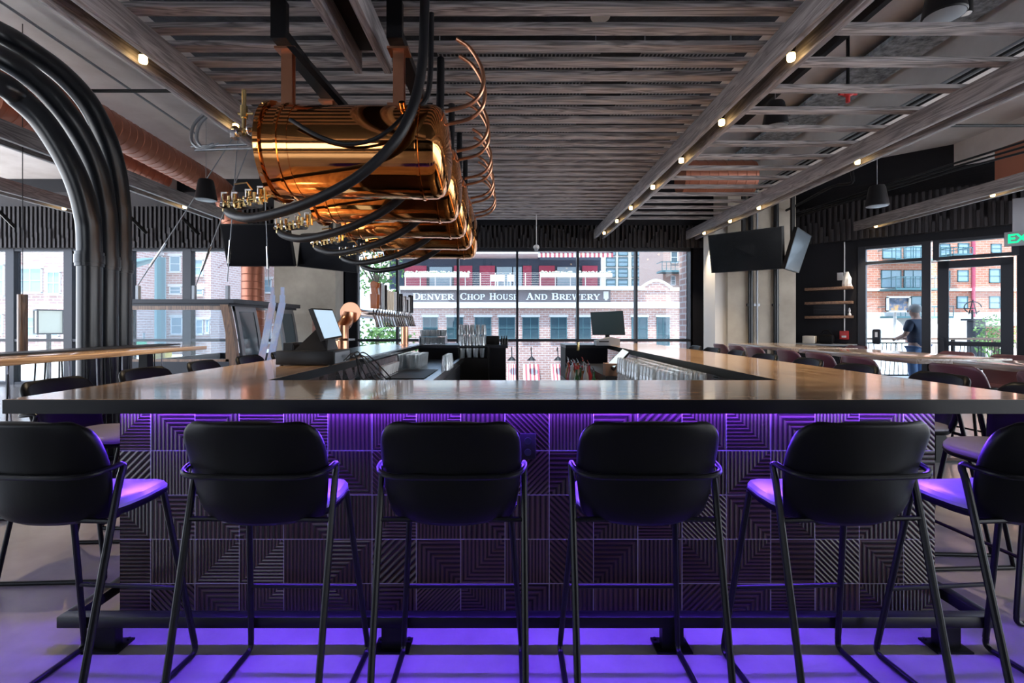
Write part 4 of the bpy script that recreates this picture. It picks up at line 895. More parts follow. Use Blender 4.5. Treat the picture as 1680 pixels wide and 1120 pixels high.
for r in range(10):
    for c in range(3):
        x, y = .79+.09*c+.02*math.sin(r*2.3+c), 5.56+.10*r; hh = .04*math.sin(r*3.7+c*1.9)
        b = MB().lathe([(.034, 0), (.036, .01), (.036, .20+hh), (.03, .24+hh), (.013, .28+hh), (.013, .34+hh)], (x, y, .521), 'Z', 12).build('liquor_bottle', bm_[(r*3+c*2) % 4])
        MB().tube([(x, y, .861+hh), (x, y, .885+hh), (x-.02, y-.01, .915+hh)], [.010, .007, .003], 8).build('pourer', Mt['steel'] if (r+c) % 5 else Mt['red'], b)
        tag(b, f'{["green", "amber", "clear", "red"][(r*3+c*2) % 4]} bottle with steel pourer in the speed rack, {ORD[r]} row from the front', 'bottle', ['green', 'amber', 'clear', 'red'][(r*3+c*2) % 4]+' bottles in the speed rack')
tubeobj('brass_knob', [(1.02, 7.0, 1.0), (1.02, 7.0, 1.12)], .02, Mt['brass'], 'small brass knob behind the speed rack bottles', 'knob')

# ------------------------------------------------------------------ oblique wall furniture
def on(s_, n_, z): return OM @ Vector((s_, n_, z))
for z, nm in ((2.10, 'top'), (1.80, 'middle'), (1.50, 'bottom')):
    tag(MB(OM).box(.68, 1.52, -.26, -.02, z, z+.055, ch=.004).build('wall_shelf', Mt['shelf']), f'{nm} wooden shelf of three on the black wall', 'shelf', 'wooden shelves on the black wall')
tag(MB(OM).cyl((1.36, -.03, 1.2), (1.36, -.03, 3.1), .012, 8).build('wall_conduit', Mt['white']), 'thin white conduit running down the black wall by the shelves', 'conduit')
t = thing('paper_bag', 'crumpled white bag with blue print on the top shelf', 'bag', tuple(on(1.42, -.14, 2.155)))
rr = random.Random(2); m = MB(OM); bp = []
for j, (z, w1) in enumerate(((2.157, .09), (2.22, .10), (2.32, .08), (2.40, .05), (2.46, .03))):
    for a in range(10): an = a*PI/5; bp.append((1.42+math.cos(an)*w1*rr.uniform(.75, 1.1), -.14+math.sin(an)*w1*.7*rr.uniform(.8, 1.1), z))
m.add(bp, [(j*10+a, j*10+(a+1) % 10, (j+1)*10+(a+1) % 10, (j+1)*10+a) for j in range(4) for a in range(10)]+[tuple(range(10)), tuple(40+a for a in range(10))]).build('bag_body', Mt['white'], t, True)
tag(MB(OM).box(1.24, 1.34, -.08, -.03, 2.3, 2.46, ch=.006).build('switch_box', Mt['white']), 'square white box on the black wall left of the white bag', 'switch box')
t = thing('fire_alarm', 'red fire alarm box at the bottom of the white conduit', 'fire alarm', tuple(on(1.36, -.03, 1.1)))
MB(OM).box(1.28, 1.44, -.09, -.02, 1.06, 1.24, ch=.012).build('alarm_body', Mt['red'], t); MB(OM).box(1.32, 1.40, -.095, -.09, 1.10, 1.14).build('alarm_label', Mt['label'], t)
tag(MB(OM).lathe([(.03, 0), (.035, .03), (.015, .06), (.025, .10), (.01, .16)], (1.46, -.12, 1.556), 'Z', 12).build('figurine', Mt['white']), 'small white figurine on the bottom wooden shelf', 'figurine')
t = thing('dark_cabinet', 'low black cabinet with steel edge beneath the wall shelves', 'cabinet', tuple(on(1.05, -.3, 0)))
MB(OM).box(.55, 1.56, -.55, -.03, 0, .94).build('body', Mt['blackwall'], t, True); MB(OM).box(.53, 1.58, -.57, -.02, .94, .97).build('worktop', Mt['grey'], t, True)
tag(MB(OM).box(.68, .90, -.45, -.2, .971, 1.13, ch=.01).build('white_container', Mt['cream']), 'cream container standing on the low black cabinet', 'container')
m = MB(OM); m.box(.95, 1.22, -.42, -.16, .971, 1.16, ch=.05); bagb = thing('black_bag', 'soft black bag on the low cabinet beside the cream container', 'bag', tuple(on(1.08, -.3, .97)))
m.build('bag_body', Mt['leather'], bagb); MB(OM).tube(curve([(1.0, -.3, 1.15), (1.04, -.3, 1.24), (1.13, -.3, 1.24), (1.18, -.3, 1.15)], 5), .012, 8).build('bag_handle', Mt['leather'], bagb)
m = MB(OM)
for j in range(7): m.box(.80, 1.42, -.028, -.021, 1.60+.03*j, 1.615+.03*j)
tag(m.build('wall_vent', Mt['frame'], None, True), 'dark louvred vent grille between the wall shelves', 'vent')
t = thing('hand_sanitizer', 'dark dispenser mounted on the glass beside the doors', 'dispenser', tuple(on(1.92, -.1, 1.1)))
MB(OM).box(1.84, 1.98, -.16, -.06, .98, 1.28, ch=.03).build('dispenser_body', Mt['frame'], t); MB(OM).box(1.89, 1.93, -.165, -.16, 1.12, 1.22).build('dispenser_window', Mt['white'], t)

# ================================================================== OUTSIDE
struct('ground', MB().box(-70, 90, 12, 140, -4.7, -4.5), Mt['asphalt'], True)
struct('ground', MB().box(-45, -4.4, 11.6, 28, -.5, -.35), Mt['paving'], True)
struct('ground', MB().box(-45, -13.05, -30, 11.6, -.5, -.35), Mt['paving'], True)  # unseen paving added so sunlight bounces up onto the ceiling
struct('ground', MB().box(-13, 60, -30, -7.3, -.5, -.35), Mt['paving'], True)
struct('ground', MB().box(9.7, 60, -7.2, 6.9, -.5, -.35), Mt['paving'], True)  # unseen slab added on the right too, throwing sunlight up at the ceiling
struct('ground', MB().add([(6.5, 11.4, -.02), (10.6, 7.0, -.02), (60, 7.0, -.02), (60, 34, -.02), (6.5, 34, -.02)], [(0, 1, 2, 3, 4)]), Mt['paving'], True)
def building(name, label, m1, px0, py0, px1, pybot, Y, depth, wins, wm='wglass', fr='white', zb=-4.5, sill='stone'):
    a, b = at(px0, py0, Y), at(px1, py0, Y)
    t = thing(name, label, 'building', ((a.x+b.x)/2, Y, zb))
    MB().box(a.x, b.x, Y, Y+depth, zb, a.z).build('wall', Mt[m1], t, True)
    s = Y/800
    for wv in wins:
        x0, y0, x1, y1 = wv[:4]; p, q = at(x0, y1, Y), at(x1, y0, Y)
        ff = 1.1*s
        f = MB().box(p.x, q.x, Y-.08, Y-.01, p.z, p.z+ff).box(p.x, q.x, Y-.08, Y-.01, q.z-ff, q.z).box(p.x, p.x+ff, Y-.08, Y-.01, p.z, q.z).box(q.x-ff, q.x, Y-.08, Y-.01, p.z, q.z).box(p.x, q.x, Y-.07, Y-.01, (p.z+q.z)/2-ff*.35, (p.z+q.z)/2+ff*.35)
        if x1-x0 > 20 or (len(wv) > 4 and 'm' in wv[4]): f.box((p.x+q.x)/2-ff*.35, (p.x+q.x)/2+ff*.35, Y-.07, Y-.01, p.z, q.z)
        f = f.build('window', Mt[fr], t, True)
        MB().box(p.x+ff*.5, q.x-ff*.5, Y-.04, Y-.02, p.z+ff*.5, q.z-ff*.5).build('pane', Mt[wm], f, True)
        if sill and not (len(wv) > 4 and 'n' in wv[4]):
            MB().box(p.x-2*s, q.x+2*s, Y-.12, Y, q.z, q.z+4*s).box(p.x-1*s, q.x+1*s, Y-.14, Y, p.z-2*s, p.z).build('stone_lintel', Mt[sill], f, True)
    return t
# building opposite with the sign
t = building('brick_restaurant', 'pink brick building across the street with a long name sign', 'brickl', 657, 474, 1300, 0, 32, 6,
    [(694, 520, 718, 556), (733, 520, 760, 556), (779, 520, 806, 556), (818, 520, 845, 556), (857, 520, 884, 556), (903, 520, 930, 556), (944, 520, 969, 556), (1036, 520, 1062, 556), (1077, 520, 1098, 575)], fr='teal', wm='wglass')
def frect(m, x0, y0, x1, y1, Y, d=.2):
    p, q = at(x0, y1, Y), at(x1, y0, Y); m.box(p.x, q.x, Y-d, Y, p.z, q.z); return m
frect(frect(MB(), 655, 470, 1046, 476, 32, .5), 655, 496, 1300, 505, 32, .45).build('cornice', Mt['stone'], t, True)
frect(MB(), 657, 476, 1001, 496, 32, .12).build('sign_band', mat('sign_band_grey', (.20, .17, .18), .8), t, True)

def serif_word(word, x0, x1, zb, H, Y, m):
    # hand-built serif capitals, first letter taller
    def rib(p, wd):
        for i in range(len(p)-1):
            (ax, az), (bx, bz) = p[i], p[i+1]; dx, dz = bx-ax, bz-az; L = math.hypot(dx, dz) or 1
            w0 = wd[i] if isinstance(wd, list) else wd; w1 = wd[i+1] if isinstance(wd, list) else wd
            nx, nz = -dz/L/2, dx/L/2; q.append([(ax+nx*w0, az+nz*w0), (bx+nx*w1, bz+nz*w1), (bx-nx*w1, bz-nz*w1), (ax-nx*w0, az-nz*w0)])
    def bx_(a, b, c, d): q.append([(a, c), (b, c), (b, d), (a, d)])
    def stem(x, t=.2, lo=0, hi=1): bx_(x, x+t, lo, hi); bx_(x-.08, x+t+.08, lo, lo+.08); bx_(x-.08, x+t+.08, hi-.08, hi)
    def arc(cx, cz, rx, rz, a0, a1, n=12, t0=.08, t1=.2):
        P = []; W = []
        for i in range(n+1):
            a = math.radians(a0+(a1-a0)*i/n); P.append((cx+rx*math.cos(a), cz+rz*math.sin(a))); W.append(t0+(t1-t0)*abs(math.cos(a)))
        rib(P, W)
    out = []; cx = 0
    for i, ch in enumerate(word):
        q = []; w_ = .8
        if ch == 'D': stem(.08); bx_(.2, .45, .92, 1); bx_(.2, .45, 0, .08); arc(.42, .5, .34, .46, -90, 90)
        elif ch == 'E': stem(.08); bx_(.2, .68, .92, 1); bx_(.2, .72, 0, .08); bx_(.2, .55, .47, .55); bx_(.62, .7, .74, 1); bx_(.66, .74, 0, .28); bx_(.5, .56, .38, .64)
        elif ch == 'N': bx_(.1, .2, 0, 1); bx_(.02, .3, 0, .08); bx_(.02, .22, .92, 1); bx_(.68, .78, 0, 1); bx_(.58, .88, .92, 1); rib([(.16, .97), (.73, .03)], .2); w_ = .9
        elif ch == 'V': rib([(.12, 1), (.44, .0)], .2); rib([(.72, 1), (.46, .0)], .09); bx_(0, .32, .92, 1); bx_(.58, .86, .92, 1); w_ = .86
        elif ch in 'RPB':
            stem(.08); bx_(.2, .42, .92, 1); bx_(.2, .42, .46, .54); arc(.42, .73, .22, .23, -90, 90)
            if ch == 'R': rib([(.4, .5), (.72, .04)], .19); bx_(.62, .86, 0, .08)
            if ch == 'B': bx_(.2, .44, 0, .08); arc(.44, .27, .25, .23, -90, 90)
        elif ch == 'C': arc(.45, .5, .37, .46, 45, 315, 18); bx_(.68, .75, .66, .98); bx_(.68, .75, .06, .3)
        elif ch == 'O': arc(.45, .5, .37, .46, 0, 360, 24); w_ = .9
        elif ch == 'H': stem(.08); stem(.6); bx_(.2, .7, .46, .55); w_ = .9
        elif ch == 'U': bx_(.1, .3, .3, 1); bx_(.02, .38, .92, 1); bx_(.68, .77, .3, 1); bx_(.58, .87, .92, 1); arc(.46, .32, .27, .28, 180, 360); w_ = .9
        elif ch == 'S': arc(.4, .73, .24, .23, 30, 270, 14, .12, .18); arc(.4, .27, .25, .23, 90, -150, 14, .12, .18); bx_(.62, .68, .7, 1); bx_(.1, .16, 0, .3); w_ = .74
        elif ch == 'A': rib([(.44, 1), (.14, .02)], .09); rib([(.42, 1), (.74, .02)], .2); bx_(.24, .64, .3, .38); bx_(0, .28, 0, .08); bx_(.58, .9, 0, .08); w_ = .9
        elif ch == 'W': rib([(.12, 1), (.34, 0)], .18); rib([(.56, 1), (.36, 0)], .08); rib([(.54, 1), (.76, 0)], .18); rib([(1.0, 1), (.78, 0)], .08); bx_(0, .28, .92, 1); bx_(.44, .68, .92, 1); bx_(.88, 1.12, .92, 1); w_ = 1.14
        elif ch == 'Y': rib([(.12, 1), (.44, .45)], .19); rib([(.76, 1), (.46, .45)], .09); bx_(.34, .54, 0, .48); bx_(.24, .64, 0, .08); bx_(0, .3, .92, 1); bx_(.62, .9, .92, 1); w_ = .88
        k = 1.22 if i == 0 else 1.0
        out.append((q, cx, k)); cx += (w_+.06)*k
    sc = (x1-x0)/cx
    for q, ox, k in out:
        for j, f in enumerate(q):
            MBs.hexa([(x0+(ox+a*k)*sc, Y-.0015*j, zb+b*k*H) for a, b in f], (0, .06, 0))
for wd, a, b in (('DENVER', 677, 745), ('CHOP', 755, 797), ('HOUSE', 803, 851), ('AND', 863, 898), ('BREWERY', 905, 985)):
    MBs = MB(); A, B = at(a, 491.5, 31.8), at(b, 491.5, 31.8); serif_word(wd, A.x, B.x, A.z, .36, 31.8, 0); MBs.build('sign_letters', mat('sign_letter_white', (.85, .85, .82), .5) if wd == 'DENVER' else bpy.data.materials['sign_letter_white'], t, True)
frect(frect(MB(), 990, 478, 998, 490, 31.9, .08), 992, 490, 996, 492.5, 31.9, .08).build('shield_emblem', Mt['stone'], t, True)
m = MB(); pts = []
for i in range(17): a = i/16; pts.append((1052+a*50, 472-12*math.sin(a*PI)))
P2 = [at(x, y, 31.9) for x, y in pts]; m.hexa([at(1052, 476, 31.9)]+P2+[at(1102, 476, 31.9)], (0, 1, 0)).build('arched_parapet', Mt['brickl'], t, True)
m = MB().tube(P2, .09, 6); frect(frect(m, 1040, 472, 1056, 476, 32, .4), 1098, 472, 1300, 477, 32, .4).build('parapet_coping', Mt['stone'], t, True)
for x0, x1, i in ((832, 847, 0), (858, 884, 1), (903, 924, 2), (780, 806, 3)):
    m = MB(); n = 8
    A, B = at(x0, 597, 32), at(x1, 597, 32)
    for k in range(n):
        m.cur = k % 2; xa, xb = A.x+(B.x-A.x)*k/n, A.x+(B.x-A.x)*(k+1)/n
        m.hexa([(xa, 31.9, A.z), (xb, 31.9, A.z), (xb, 30.9, A.z-1.0), (xa, 30.9, A.z-1.0)], (0, 0, -.04)); m.hexa([(xa, 30.9, A.z-1.0), (xb, 30.9, A.z-1.0), (xb, 30.9, A.z-1.3), (xa, 30.9, A.z-1.3)], (0, .03, 0))
    m.build('striped_awning', [Mt['awn1'], Mt['awn2']], t, True)
    MB().tube(curve([((A.x+B.x)/2, 32, A.z+.9), ((A.x+B.x)/2, 31.5, A.z+1.1), ((A.x+B.x)/2, 31.2, A.z+.5)], 4), .03, 6).lathe([(.05, .25), (.3, 0)], ((A.x+B.x)/2, 31.2, A.z+.3), 'Z', 12).build('gooseneck_lamp', Mt['black'], t)
# roof terrace
Yt = 36
t2 = thing('roof_terrace', 'magenta walled roof terrace with white fascia above the name sign', 'terrace', tuple(at(820, 470, Yt)))
frect(MB(), 640, 416, 985, 474, Yt+.3, .2).build('back_wall', mat('terrace_dark_wall', (.05, .07, .11), .6), t2, True)
for x0, x1 in ((664, 700), (745, 775), (787, 812), (858, 872), (884, 910), (955, 980)): frect(MB(), x0, 436, x1, 474, Yt, .1).build('magenta_panel', Mt['magenta'], t2, True)
for x0, x1 in ((668, 690), (705, 742), (815, 840), (842, 856), (914, 950)): frect(MB(), x0, 438, x1, 472, Yt+.05, .12).build('glass_door', Mt['wglassc'], t2, True)
frect(MB(), 630, 405, 882, 424, Yt, 2.5).build('fascia', Mt['white'], t2, True)
m = MB(); A, B = at(882, 416, 34), at(1003, 416, 34)
for k in range(34):
    m.cur = k % 2; xa, xb = A.x+(B.x-A.x)*k/34, A.x+(B.x-A.x)*(k+1)/34
    m.hexa([(xa, 35.9, A.z+.4), (xb, 35.9, A.z+.4), (xb, 33.4, A.z), (xa, 33.4, A.z)], (0, 0, -.05)); m.hexa([(xa, 33.4, A.z), (xb, 33.4, A.z), (xb, 33.4, A.z-.33), (xa, 33.4, A.z-.33)], (0, .04, 0))
m.build('striped_awning', [Mt['awn1'], Mt['awn2']], t2, True)
t3 = thing('terrace_railing', 'pale metal railing along the roof terrace with planter boxes', 'railing', tuple(at(820, 470, 32.4)))
m = MB(); A, B = at(665, 448, 32.4), at(985, 471, 32.4)
for k in range(9): m.box(A.x, B.x, 32.38, 32.41, B.z+(A.z-B.z)*k/8, B.z+(A.z-B.z)*k/8+.018)
for k in range(14): x = A.x+(B.x-A.x)*k/13; m.box(x-.03, x+.03, 32.36, 32.42, B.z, A.z)
m.build('rails', Mt['stone'], t3, True)
for x0, x1 in ((665, 770), (886, 1003)):
    o = frect(MB(), x0, 449, x1, 455, 32.3, .3).build('planter_box', Mt['cream'], t3, True)
    m = MB(); rr = random.Random(x0)
    for k in range(90):
        q = at(x0+rr.random()*(x1-x0), 448.5-rr.random()*3, 32.1); m.ball(q, .05+.05*rr.random(), 5)
    m.build('planter_flowers', mat('planter_flowers', (.5, .5, .4), .8, noise=(9, [(.2, .3, .12), (.8, .7, .7)])), o)
def patio_chair(px, Y, pz, lb):
    a = at(px, pz, Y); m = MB()
    m.box(a.x-.25, a.x+.25, Y, Y+.45, a.z+.43, a.z+.46); m.box(a.x-.25, a.x+.25, Y+.42, Y+.46, a.z+.46, a.z+.9)
    for dx in (-.23, .21):
        for dy in (0, .42): m.box(a.x+dx, a.x+dx+.03, Y+dy, Y+dy+.03, a.z, a.z+.45)
    tag(m.build('patio_chair', Mt['white'], None, True), lb, 'chair', 'white chairs on the roof terrace')
for px, lb in ((810, 'white chair on the roof terrace, leftmost behind the railing'), (822, 'white chair on the roof terrace, middle behind the railing'), (838, 'white chair on the roof terrace, rightmost of the three')): patio_chair(px, 33, 471, lb)
# far buildings
wl = [(x, y, x+16, y+15, 'n') for x in (994, 1014, 1036, 1058, 1076) for y in (404, 422, 440, 458)]
building('apartment_tower', 'cream apartment tower with large windows behind the brewery building', 'cream', 988, 300, 1096, 0, 60, 8, wl, wm='wglassc', fr='teal', sill=None)
t = building('brick_apartments', 'dark red brick block with teal balcony at the right of the window', 'brickr', 1088, 250, 1180, 0, 44, 8, [(1100, 412, 1112, 432, 'n'), (1118, 415, 1128, 432, 'n'), (1100, 452, 1108, 468, 'n'), (1116, 450, 1128, 466, 'n')], sill=None, fr='white')
def balcony(t, x0, x1, ytop, ybot, Y, d=1.6, m_='teal'):
    A, B = at(x0, ytop, Y), at(x1, ybot, Y); s = Y/800
    o = MB().box(A.x, B.x, Y-d, Y, B.z-3*s, B.z).build('balcony', Mt[m_], t, True)
    m = MB().box(A.x, B.x, Y-d, Y-d+.05, A.z-.06, A.z).box(A.x, A.x+.05, Y-d, Y, A.z-.06, A.z).box(B.x-.05, B.x, Y-d, Y, A.z-.06, A.z)
    n = int((B.x-A.x)/.35)
    for k in range(n+1): x = A.x+(B.x-A.x)*k/n; m.box(x-.02, x+.02, Y-d, Y-d+.04, B.z, A.z)
    for k in range(3): z = B.z+(A.z-B.z)*(k+.5)/3; m.box(A.x, B.x, Y-d, Y-d+.02, z, z+.02)
    m.build('balcony_rail', Mt[m_], o, True)
balcony(t, 1077, 1126, 432, 446, 44)
# left buildings
building('brick_office', 'pale brick building with white framed windows outside the far left', 'brickl', -120, 200, 140, 0, 24, 5,
    [(-30, 434, 8, 486), (32, 440, 70, 480), (79, 446, 100, 482), (119, 448, 131, 480), (-30, 515, 6, 548), (30, 520, 62, 552), (76, 520, 98, 552), (120, 520, 131, 550)], wm='wglassc', zb=-.5)
t = building('brick_offices', 'pale brick building with white framed windows behind the ski lift cabin', 'brickl', 210, 200, 346, 0, 30, 6,
    [(214, 418, 223, 436), (229, 418, 243, 438), (250, 419, 267, 440), (279, 420, 297, 446), (318, 426, 334, 452), (214, 464, 224, 482), (229, 463, 243, 483), (250, 464, 268, 482), (279, 470, 298, 482), (318, 474, 334, 484), (214, 519, 224, 546), (230, 520, 245, 548), (250, 520, 270, 548), (281, 520, 300, 548), (322, 524, 334, 548), (338, 524, 344, 546)], wm='wglassc', zb=-.5)
t = building('brick_offices', 'brick building with balconies between the cables and the copper duct', 'brickl', 346, 200, 470, 0, 37, 6, [(350, 425, 366, 450, 'n'), (372, 426, 386, 452, 'n'), (432, 458, 446, 480), (360, 526, 372, 546), (376, 526, 388, 546), (432, 535, 446, 562)], wm='wglassc', zb=-.5)
balcony(t, 341, 388, 417, 424, 37, 1.5, 'white'); balcony(t, 341, 388, 452, 468, 37, 1.5, 'white')
# poles, lantern, low signs outside left
tubeobj('street_pole', [at(263, 600, 16), at(263, 424, 16), at(220, 432, 16)], .16, Mt['teal'], 'teal street pole with arm seen through the cabin window', 'pole')
p = at(80, 528, 13); t = thing('box_lantern', 'square cream box lantern with dark frame outside the left window', 'lantern', (p.x, 13, -.35))
R45 = Matrix.Translation(p) @ Matrix.Rotation(.9, 4, 'Z')
MB(R45).box(-.24, .24, -.24, .24, -.29, .29).build('lantern_glass', Mt['lantern'], t, True)
m = MB(R45)
for x in (-.25, .25):
    for y in (-.25, .25): m.box(x-.02, x+.02, y-.02, y+.02, -.32, .32)
m.box(-.27, .27, -.27, .27, .29, .33); m.box(-.27, .27, -.27, .27, -.33, -.29); m.build('lantern_frame', Mt['black'], t, True)
MB().cyl((p.x, 13, -.35), (p.x, 13, p.z-.3), .05, 10).build('lantern_post', Mt['black'], t)
tag(frect(MB(), 218, 558, 241, 566, 14, .05).build('street_sign', mat('sign_green', (.0, .35, .2), .5), None, True), 'small green and white sign outside low behind the rail table', 'sign')
MBx = MB(); p = at(235, 580, 14)
tag(MB().cyl((p.x, 14.03, -.35), (p.x, 14.03, p.z+.6), .03, 8).build('sign_post', Mt['grey']), 'thin post holding the small green street sign', 'post')
p = at(258, 590, 13); tag(MB().box(p.x-.2, p.x+.2, 13, 13.3, -.35, p.z+.2, ch=.03).build('yellow_bollard', Mt['yellow']), 'yellow box on the pavement beyond the cabin window', 'box')
# trees
def tree(px, Y, zb, hz, r, label, n=700, seed=1, name='street_tree'):
    rr = random.Random(seed); b = at(px, 532, Y); t = thing(name, label, 'tree', (b.x, Y, zb))
    m = MB().tube([(b.x, Y, zb), (b.x+.05, Y, zb+(hz-zb)*.5), (b.x, Y, hz)], [.12, .09, .05], 8)
    for k in range(7): a = rr.uniform(0, 6.28); m.tube([(b.x, Y, hz-r*.8), (b.x+math.cos(a)*r*.7, Y+math.sin(a)*r*.7, hz+rr.uniform(-.3, .7)*r)], [.045, .015], 6)
    m.build('trunk', Mt['bark'], t)
    vs = []; fs = []
    for k in range(n):
        v = Vector((rr.gauss(0, 1), rr.gauss(0, 1), rr.gauss(0, 1))).normalized()*r*(rr.random()**.45); v.z *= 1.25; c = Vector((b.x, Y, hz))+v
        a1 = Vector((rr.gauss(0, 1), rr.gauss(0, 1), rr.gauss(0, 1))).normalized(); a2 = a1.cross(Vector((rr.gauss(0, 1), rr.gauss(0, 1), .3))).normalized(); s = rr.uniform(.07, .16)*r/1.3
        i = len(vs); vs += [c-a1*s, c+a2*s*.5, c+a1*s, c-a2*s*.5]; fs.append((i, i+1, i+2, i+3))
    m = MB(); m.add(vs, fs); m.build('foliage', Mt['leaf'], t, True)
tree(618, 18, -4.5, 3.5, 1.0, 'slim green tree outside behind the beer taps', 420, 1)
tree(609, 15.5, -4.5, .6, 1.0, 'low bushy green tree below the slim tree by the taps', 700, 2)
tree(644, 21.5, -4.5, .3, 1.1, 'bushy green tree right below the taps beside the copper support', 700, 3)
tree(1632, 15, -.02, 1.0, .55, 'green shrub on the patio outside the door', 600, 4, 'patio_shrub')
# right: apartments seen through the doors
t = building('red_apartments', 'orange brick apartment block with balconies seen through the doors', 'bricko', 1330, 100, 1760, 0, 38, 8,
    [(1571, 399, 1589, 419, 'n'), (1625, 400, 1642, 415, 'n'), (1570, 443, 1588, 462, 'n'), (1622, 441, 1640, 464, 'n'), (1569, 486, 1587, 506, 'n'), (1622, 486, 1640, 506, 'n'), (1447, 398, 1478, 424, 'mn'), (1482, 398, 1513, 424, 'mn'), (1445, 443, 1478, 472, 'mn'), (1482, 443, 1513, 472, 'mn'), (1494, 486, 1512, 512, 'n'), (1541, 400, 1558, 420, 'n'), (1550, 444, 1558, 470, 'n'), (1549, 486, 1556, 515, 'n')], zb=-.02, sill=None, fr='teal', wm='wglassc')
frect(frect(frect(MB(), 1330, 473, 1760, 477, 38, .2), 1330, 428, 1446, 431, 38, .15), 1330, 512, 1760, 534, 38, .25).build('stone_band', Mt['stone'], t, True)
for a in ((1440, 1526, 411, 429), (1440, 1524, 457, 475), (1440, 1530, 503, 519)): balcony(t, *a, 38, 1.8)
balcony(t, 1530, 1560, 411, 421, 38, 1.8)
p, q = at(1597, 385, 37.8), at(1597, 520, 37.8); MB().cyl(p, q, .12, 8).build('downpipe', Mt['magenta'], t)
for i, (x0, x1, yt, yb, lb) in enumerate(((1441, 1485, 522, 556, 'white domed patio tent outside the window left of the person'), (1553, 1598, 531, 555, 'low white patio tent seen through the door'))):
    A, B = at(x0, yb, 20), at(x1, yt, 20); m = MB(); zz = at(x0, yb, 20).z
    pr = []
    for k in range(13): a = k/12; pr.append((A.x+(B.x-A.x)*a, 20, A.z+.35+(B.z-A.z-.35)*math.sin(a*PI)**.7))
    m.hexa([(A.x, 20, -.02)]+pr+[(B.x, 20, -.02)], (0, 1.5, 0))
    tag(m.build('patio_tent', Mt['white'], None, True), lb, 'tent')
t, ce = screen('patio_screen', 'flat screen in a pale frame hanging outside left of the person', 'screen', [(1456, 488, 14), (1492, 488, 14), (1492, 510, 14), (1456, 510, 14)], .08, mat('sunlit_mountain_picture', (.1, .12, .18), .4, noise=(5, [(.03, .04, .07), (.12, .16, .25), (.75, .40, .10)])))
A, B = at(1455, 487, 13.97), at(1493, 511, 13.97)
MB().box(A.x, B.x, 13.94, 13.99, B.z-.02, B.z+.03).box(A.x, B.x, 13.94, 13.99, A.z-.03, A.z+.02).box(A.x, A.x+.04, 13.94, 13.99, B.z, A.z).box(B.x-.04, B.x, 13.94, 13.99, B.z, A.z).cyl(((A.x+B.x)/2, 14.1, 0), ((A.x+B.x)/2, 14.1, A.z), .04, 8).build('frame', Mt['stone'], t, True)
t = thing('patio_railing', 'wood capped railing with slanting black rods around the patio', 'railing', (10, 12.6, 0))
MB().box(7.8, 15.2, 12.5, 12.65, .98, 1.03).build('cap_rail', Mt['shelf'], t, True); MB().box(7.8, 15.2, 12.55, 12.6, .88, .91).box(7.8, 15.2, 12.55, 12.6, .05, .08).build('steel_rail', Mt['steelblk'], t, True)
rr = random.Random(4)
for i in range(62): x = 7.85+i*.118; a = rr.uniform(-.08, .08); MB().cyl((x, 12.575, .07), (x+a, 12.575, .9), .008, 6).build('rod', Mt['steelblk'], t)
for x in (7.85, 11.5, 15.1): MB().box(x-.03, x+.03, 12.55, 12.61, -.02, .98).build('post', Mt['steelblk'], t, True)
p = at(1604, 530, 16); t = thing('patio_heater', 'dark upright post on the patio seen through the door', 'post', (p.x, 16, 0)); MB().box(p.x-.18, p.x+.18, 15.9, 16.2, -.02, 1.5, ch=.02).box(p.x-.28, p.x+.28, 15.8, 16.3, 1.5, 1.56).build('post_body', Mt['frame'], t)
p = at(1596, 504, 17); t = thing('iron_emblem', 'black wrought iron emblem of a letter A in a swirl', 'emblem', (p.x, 17, 0))
m = MB().tube([(p.x+.30*math.cos(a*.33), 17, p.z+.20*math.sin(a*.33)) for a in range(18)], .018, 6)
m.tube([(p.x-.14, 17, p.z-.24), (p.x, 17, p.z+.26), (p.x+.14, 17, p.z-.24)], .018, 6); m.tube([(p.x-.32, 17, p.z-.04), (p.x+.1, 17, p.z-.04)], .018, 6)
m.cyl((p.x, 17.02, 0), (p.x, 17.02, p.z-.1), .03, 8); m.build('swirl', Mt['black'], t)
tag(MB().box(at(1126, 0, 12.4).x, at(1140, 0, 12.4).x, 12.4, 12.9, -4.5, 4.6).build('brick_pier', Mt['brickl'], None, True), 'narrow pale brick pier outside at the right end of the rear windows', 'pier')

# ------------------------------------------------------------------ the person outside
def skin(name, verts, edges, rad, m, parent, root=0, sub=2):
    me = bpy.data.meshes.new(name); me.from_pydata([Vector(v) for v in verts], edges, []); o = bpy.data.objects.new(name, me); COL.objects.link(o); o.parent = parent
    s = o.modifiers.new('k', 'SKIN'); s.use_smooth_shade = True
    for i, v in enumerate(me.skin_vertices[0].data):
        r = rad[i]; v.radius = r if isinstance(r, tuple) else (r, r); v.use_root = (i == root)
    u = o.modifiers.new('u', 'SUBSURF'); u.levels = u.render_levels = sub; me.materials.append(m); return o
pp = at(1505, 532, 10.55)
per = thing('person', 'person in navy polo shirt and jeans seen from behind outside the window', 'person', (pp.x+.12, 10.7, 0), .35)
per.scale = (1.14, 1.12, 1.0)
bv = [(0, 0, .95), (0, 0, 1.15), (0, 0, 1.40), (0, .01, 1.53), (0, .05, 1.60), (0, .06, 1.70), (-.19, 0, 1.42), (-.27, .04, 1.15), (-.16, .26, 1.06), (-.10, .33, 1.05), (.19, 0, 1.42), (.27, .04, 1.15), (.16, .26, 1.06), (.10, .33, 1.05), (-.1, 0, .90), (-.11, .02, .50), (-.11, -.02, .09), (-.12, .12, .03), (.1, 0, .90), (.11, .02, .50), (.11, -.02, .09), (.12, .12, .03)]
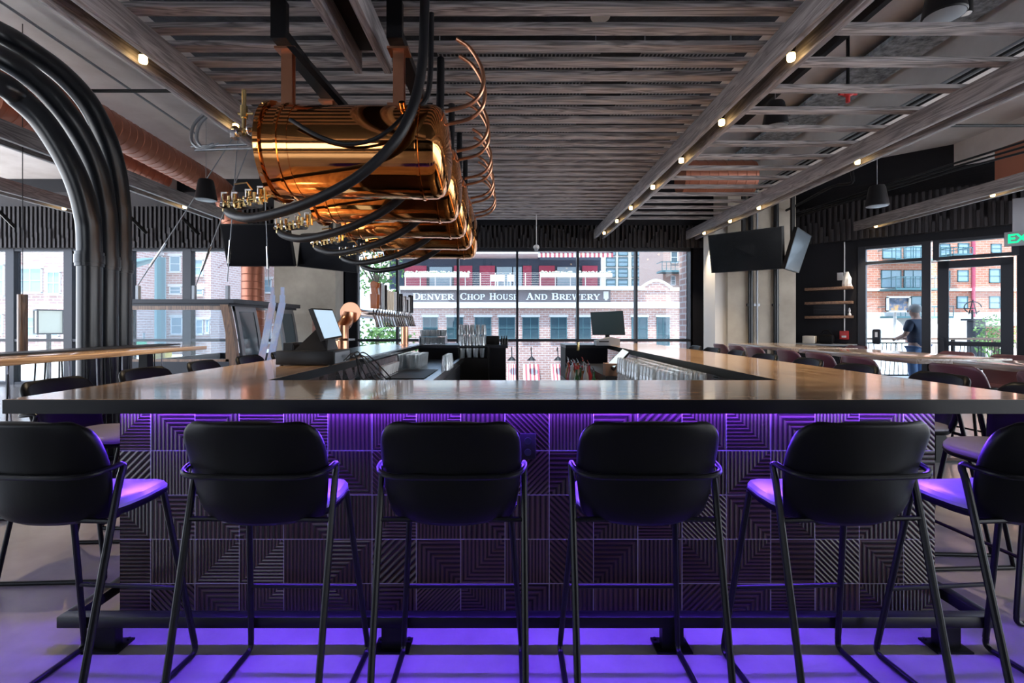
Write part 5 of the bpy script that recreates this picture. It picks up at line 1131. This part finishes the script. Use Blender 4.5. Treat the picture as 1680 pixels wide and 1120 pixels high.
be = [(0, 1), (1, 2), (2, 3), (3, 4), (4, 5), (2, 6), (6, 7), (7, 8), (8, 9), (2, 10), (10, 11), (11, 12), (12, 13), (0, 14), (14, 15), (15, 16), (16, 17), (0, 18), (18, 19), (19, 20), (20, 21)]
br_ = [(.15, .11), (.15, .11), (.17, .12), .06, .085, .09, .06, .045, .035, .03, .06, .045, .035, .03, .09, .06, .045, .035, .09, .06, .045, .035]
body = skin('body', bv, be, br_, Mt['skin'], per)
for sx in (-1, 1):
    for k in range(5):
        x = sx*(.10-.012*k); skin('finger', [(x, .335, 1.055-.006*k), (x-sx*.005, .375, 1.05-.008*k), (x-sx*.01, .40, 1.03-.01*k)], [(0, 1), (1, 2)], [.009, .008, .007], Mt['skin'], body, 0, 1)
skin('polo_shirt', [(0, 0, .84), (0, 0, 1.15), (0, 0, 1.40), (0, .0, 1.49), (-.20, 0, 1.42), (-.265, .03, 1.20), (.20, 0, 1.42), (.265, .03, 1.20)], [(0, 1), (1, 2), (2, 3), (2, 4), (4, 5), (2, 6), (6, 7)], [(.20, .15), (.195, .145), (.20, .145), .075, .085, .075, .085, .075], Mt['shirt'], per)
skin('jeans', [(0, 0, .97), (-.1, 0, .86), (-.11, .02, .50), (-.11, -.02, .10), (.1, 0, .86), (.11, .02, .50), (.11, -.02, .10)], [(0, 1), (1, 2), (2, 3), (0, 4), (4, 5), (5, 6)], [(.17, .13), .115, .085, .075, .115, .085, .075], Mt['denim'], per)
for sx in (-1, 1): skin('shoe', [(sx*.11, -.06, .05), (sx*.115, .06, .045), (sx*.12, .18, .035)], [(0, 1), (1, 2)], [.055, .055, .04], Mt['plastic'], per, 0, 1)
o = MB().ball((0, .035, 1.715), .102, 16, (1, 1.1, 1.08)).build('hair', Mt['hairgrey']); o.parent = per
MB().ball((0, .16, 1.665), .018, 8, (1, 1.2, 1.4)).ball((-.035, .148, 1.69), .011, 8).ball((.035, .148, 1.69), .011, 8).box(-.025, .025, .145, .155, 1.62, 1.628).build('face', Mt['skin']).parent = body
for sx in (-1, 1): MB().ball((sx*.098, .06, 1.665), .022, 8, (.4, .8, 1.3)).build('ear', Mt['skin']).parent = body
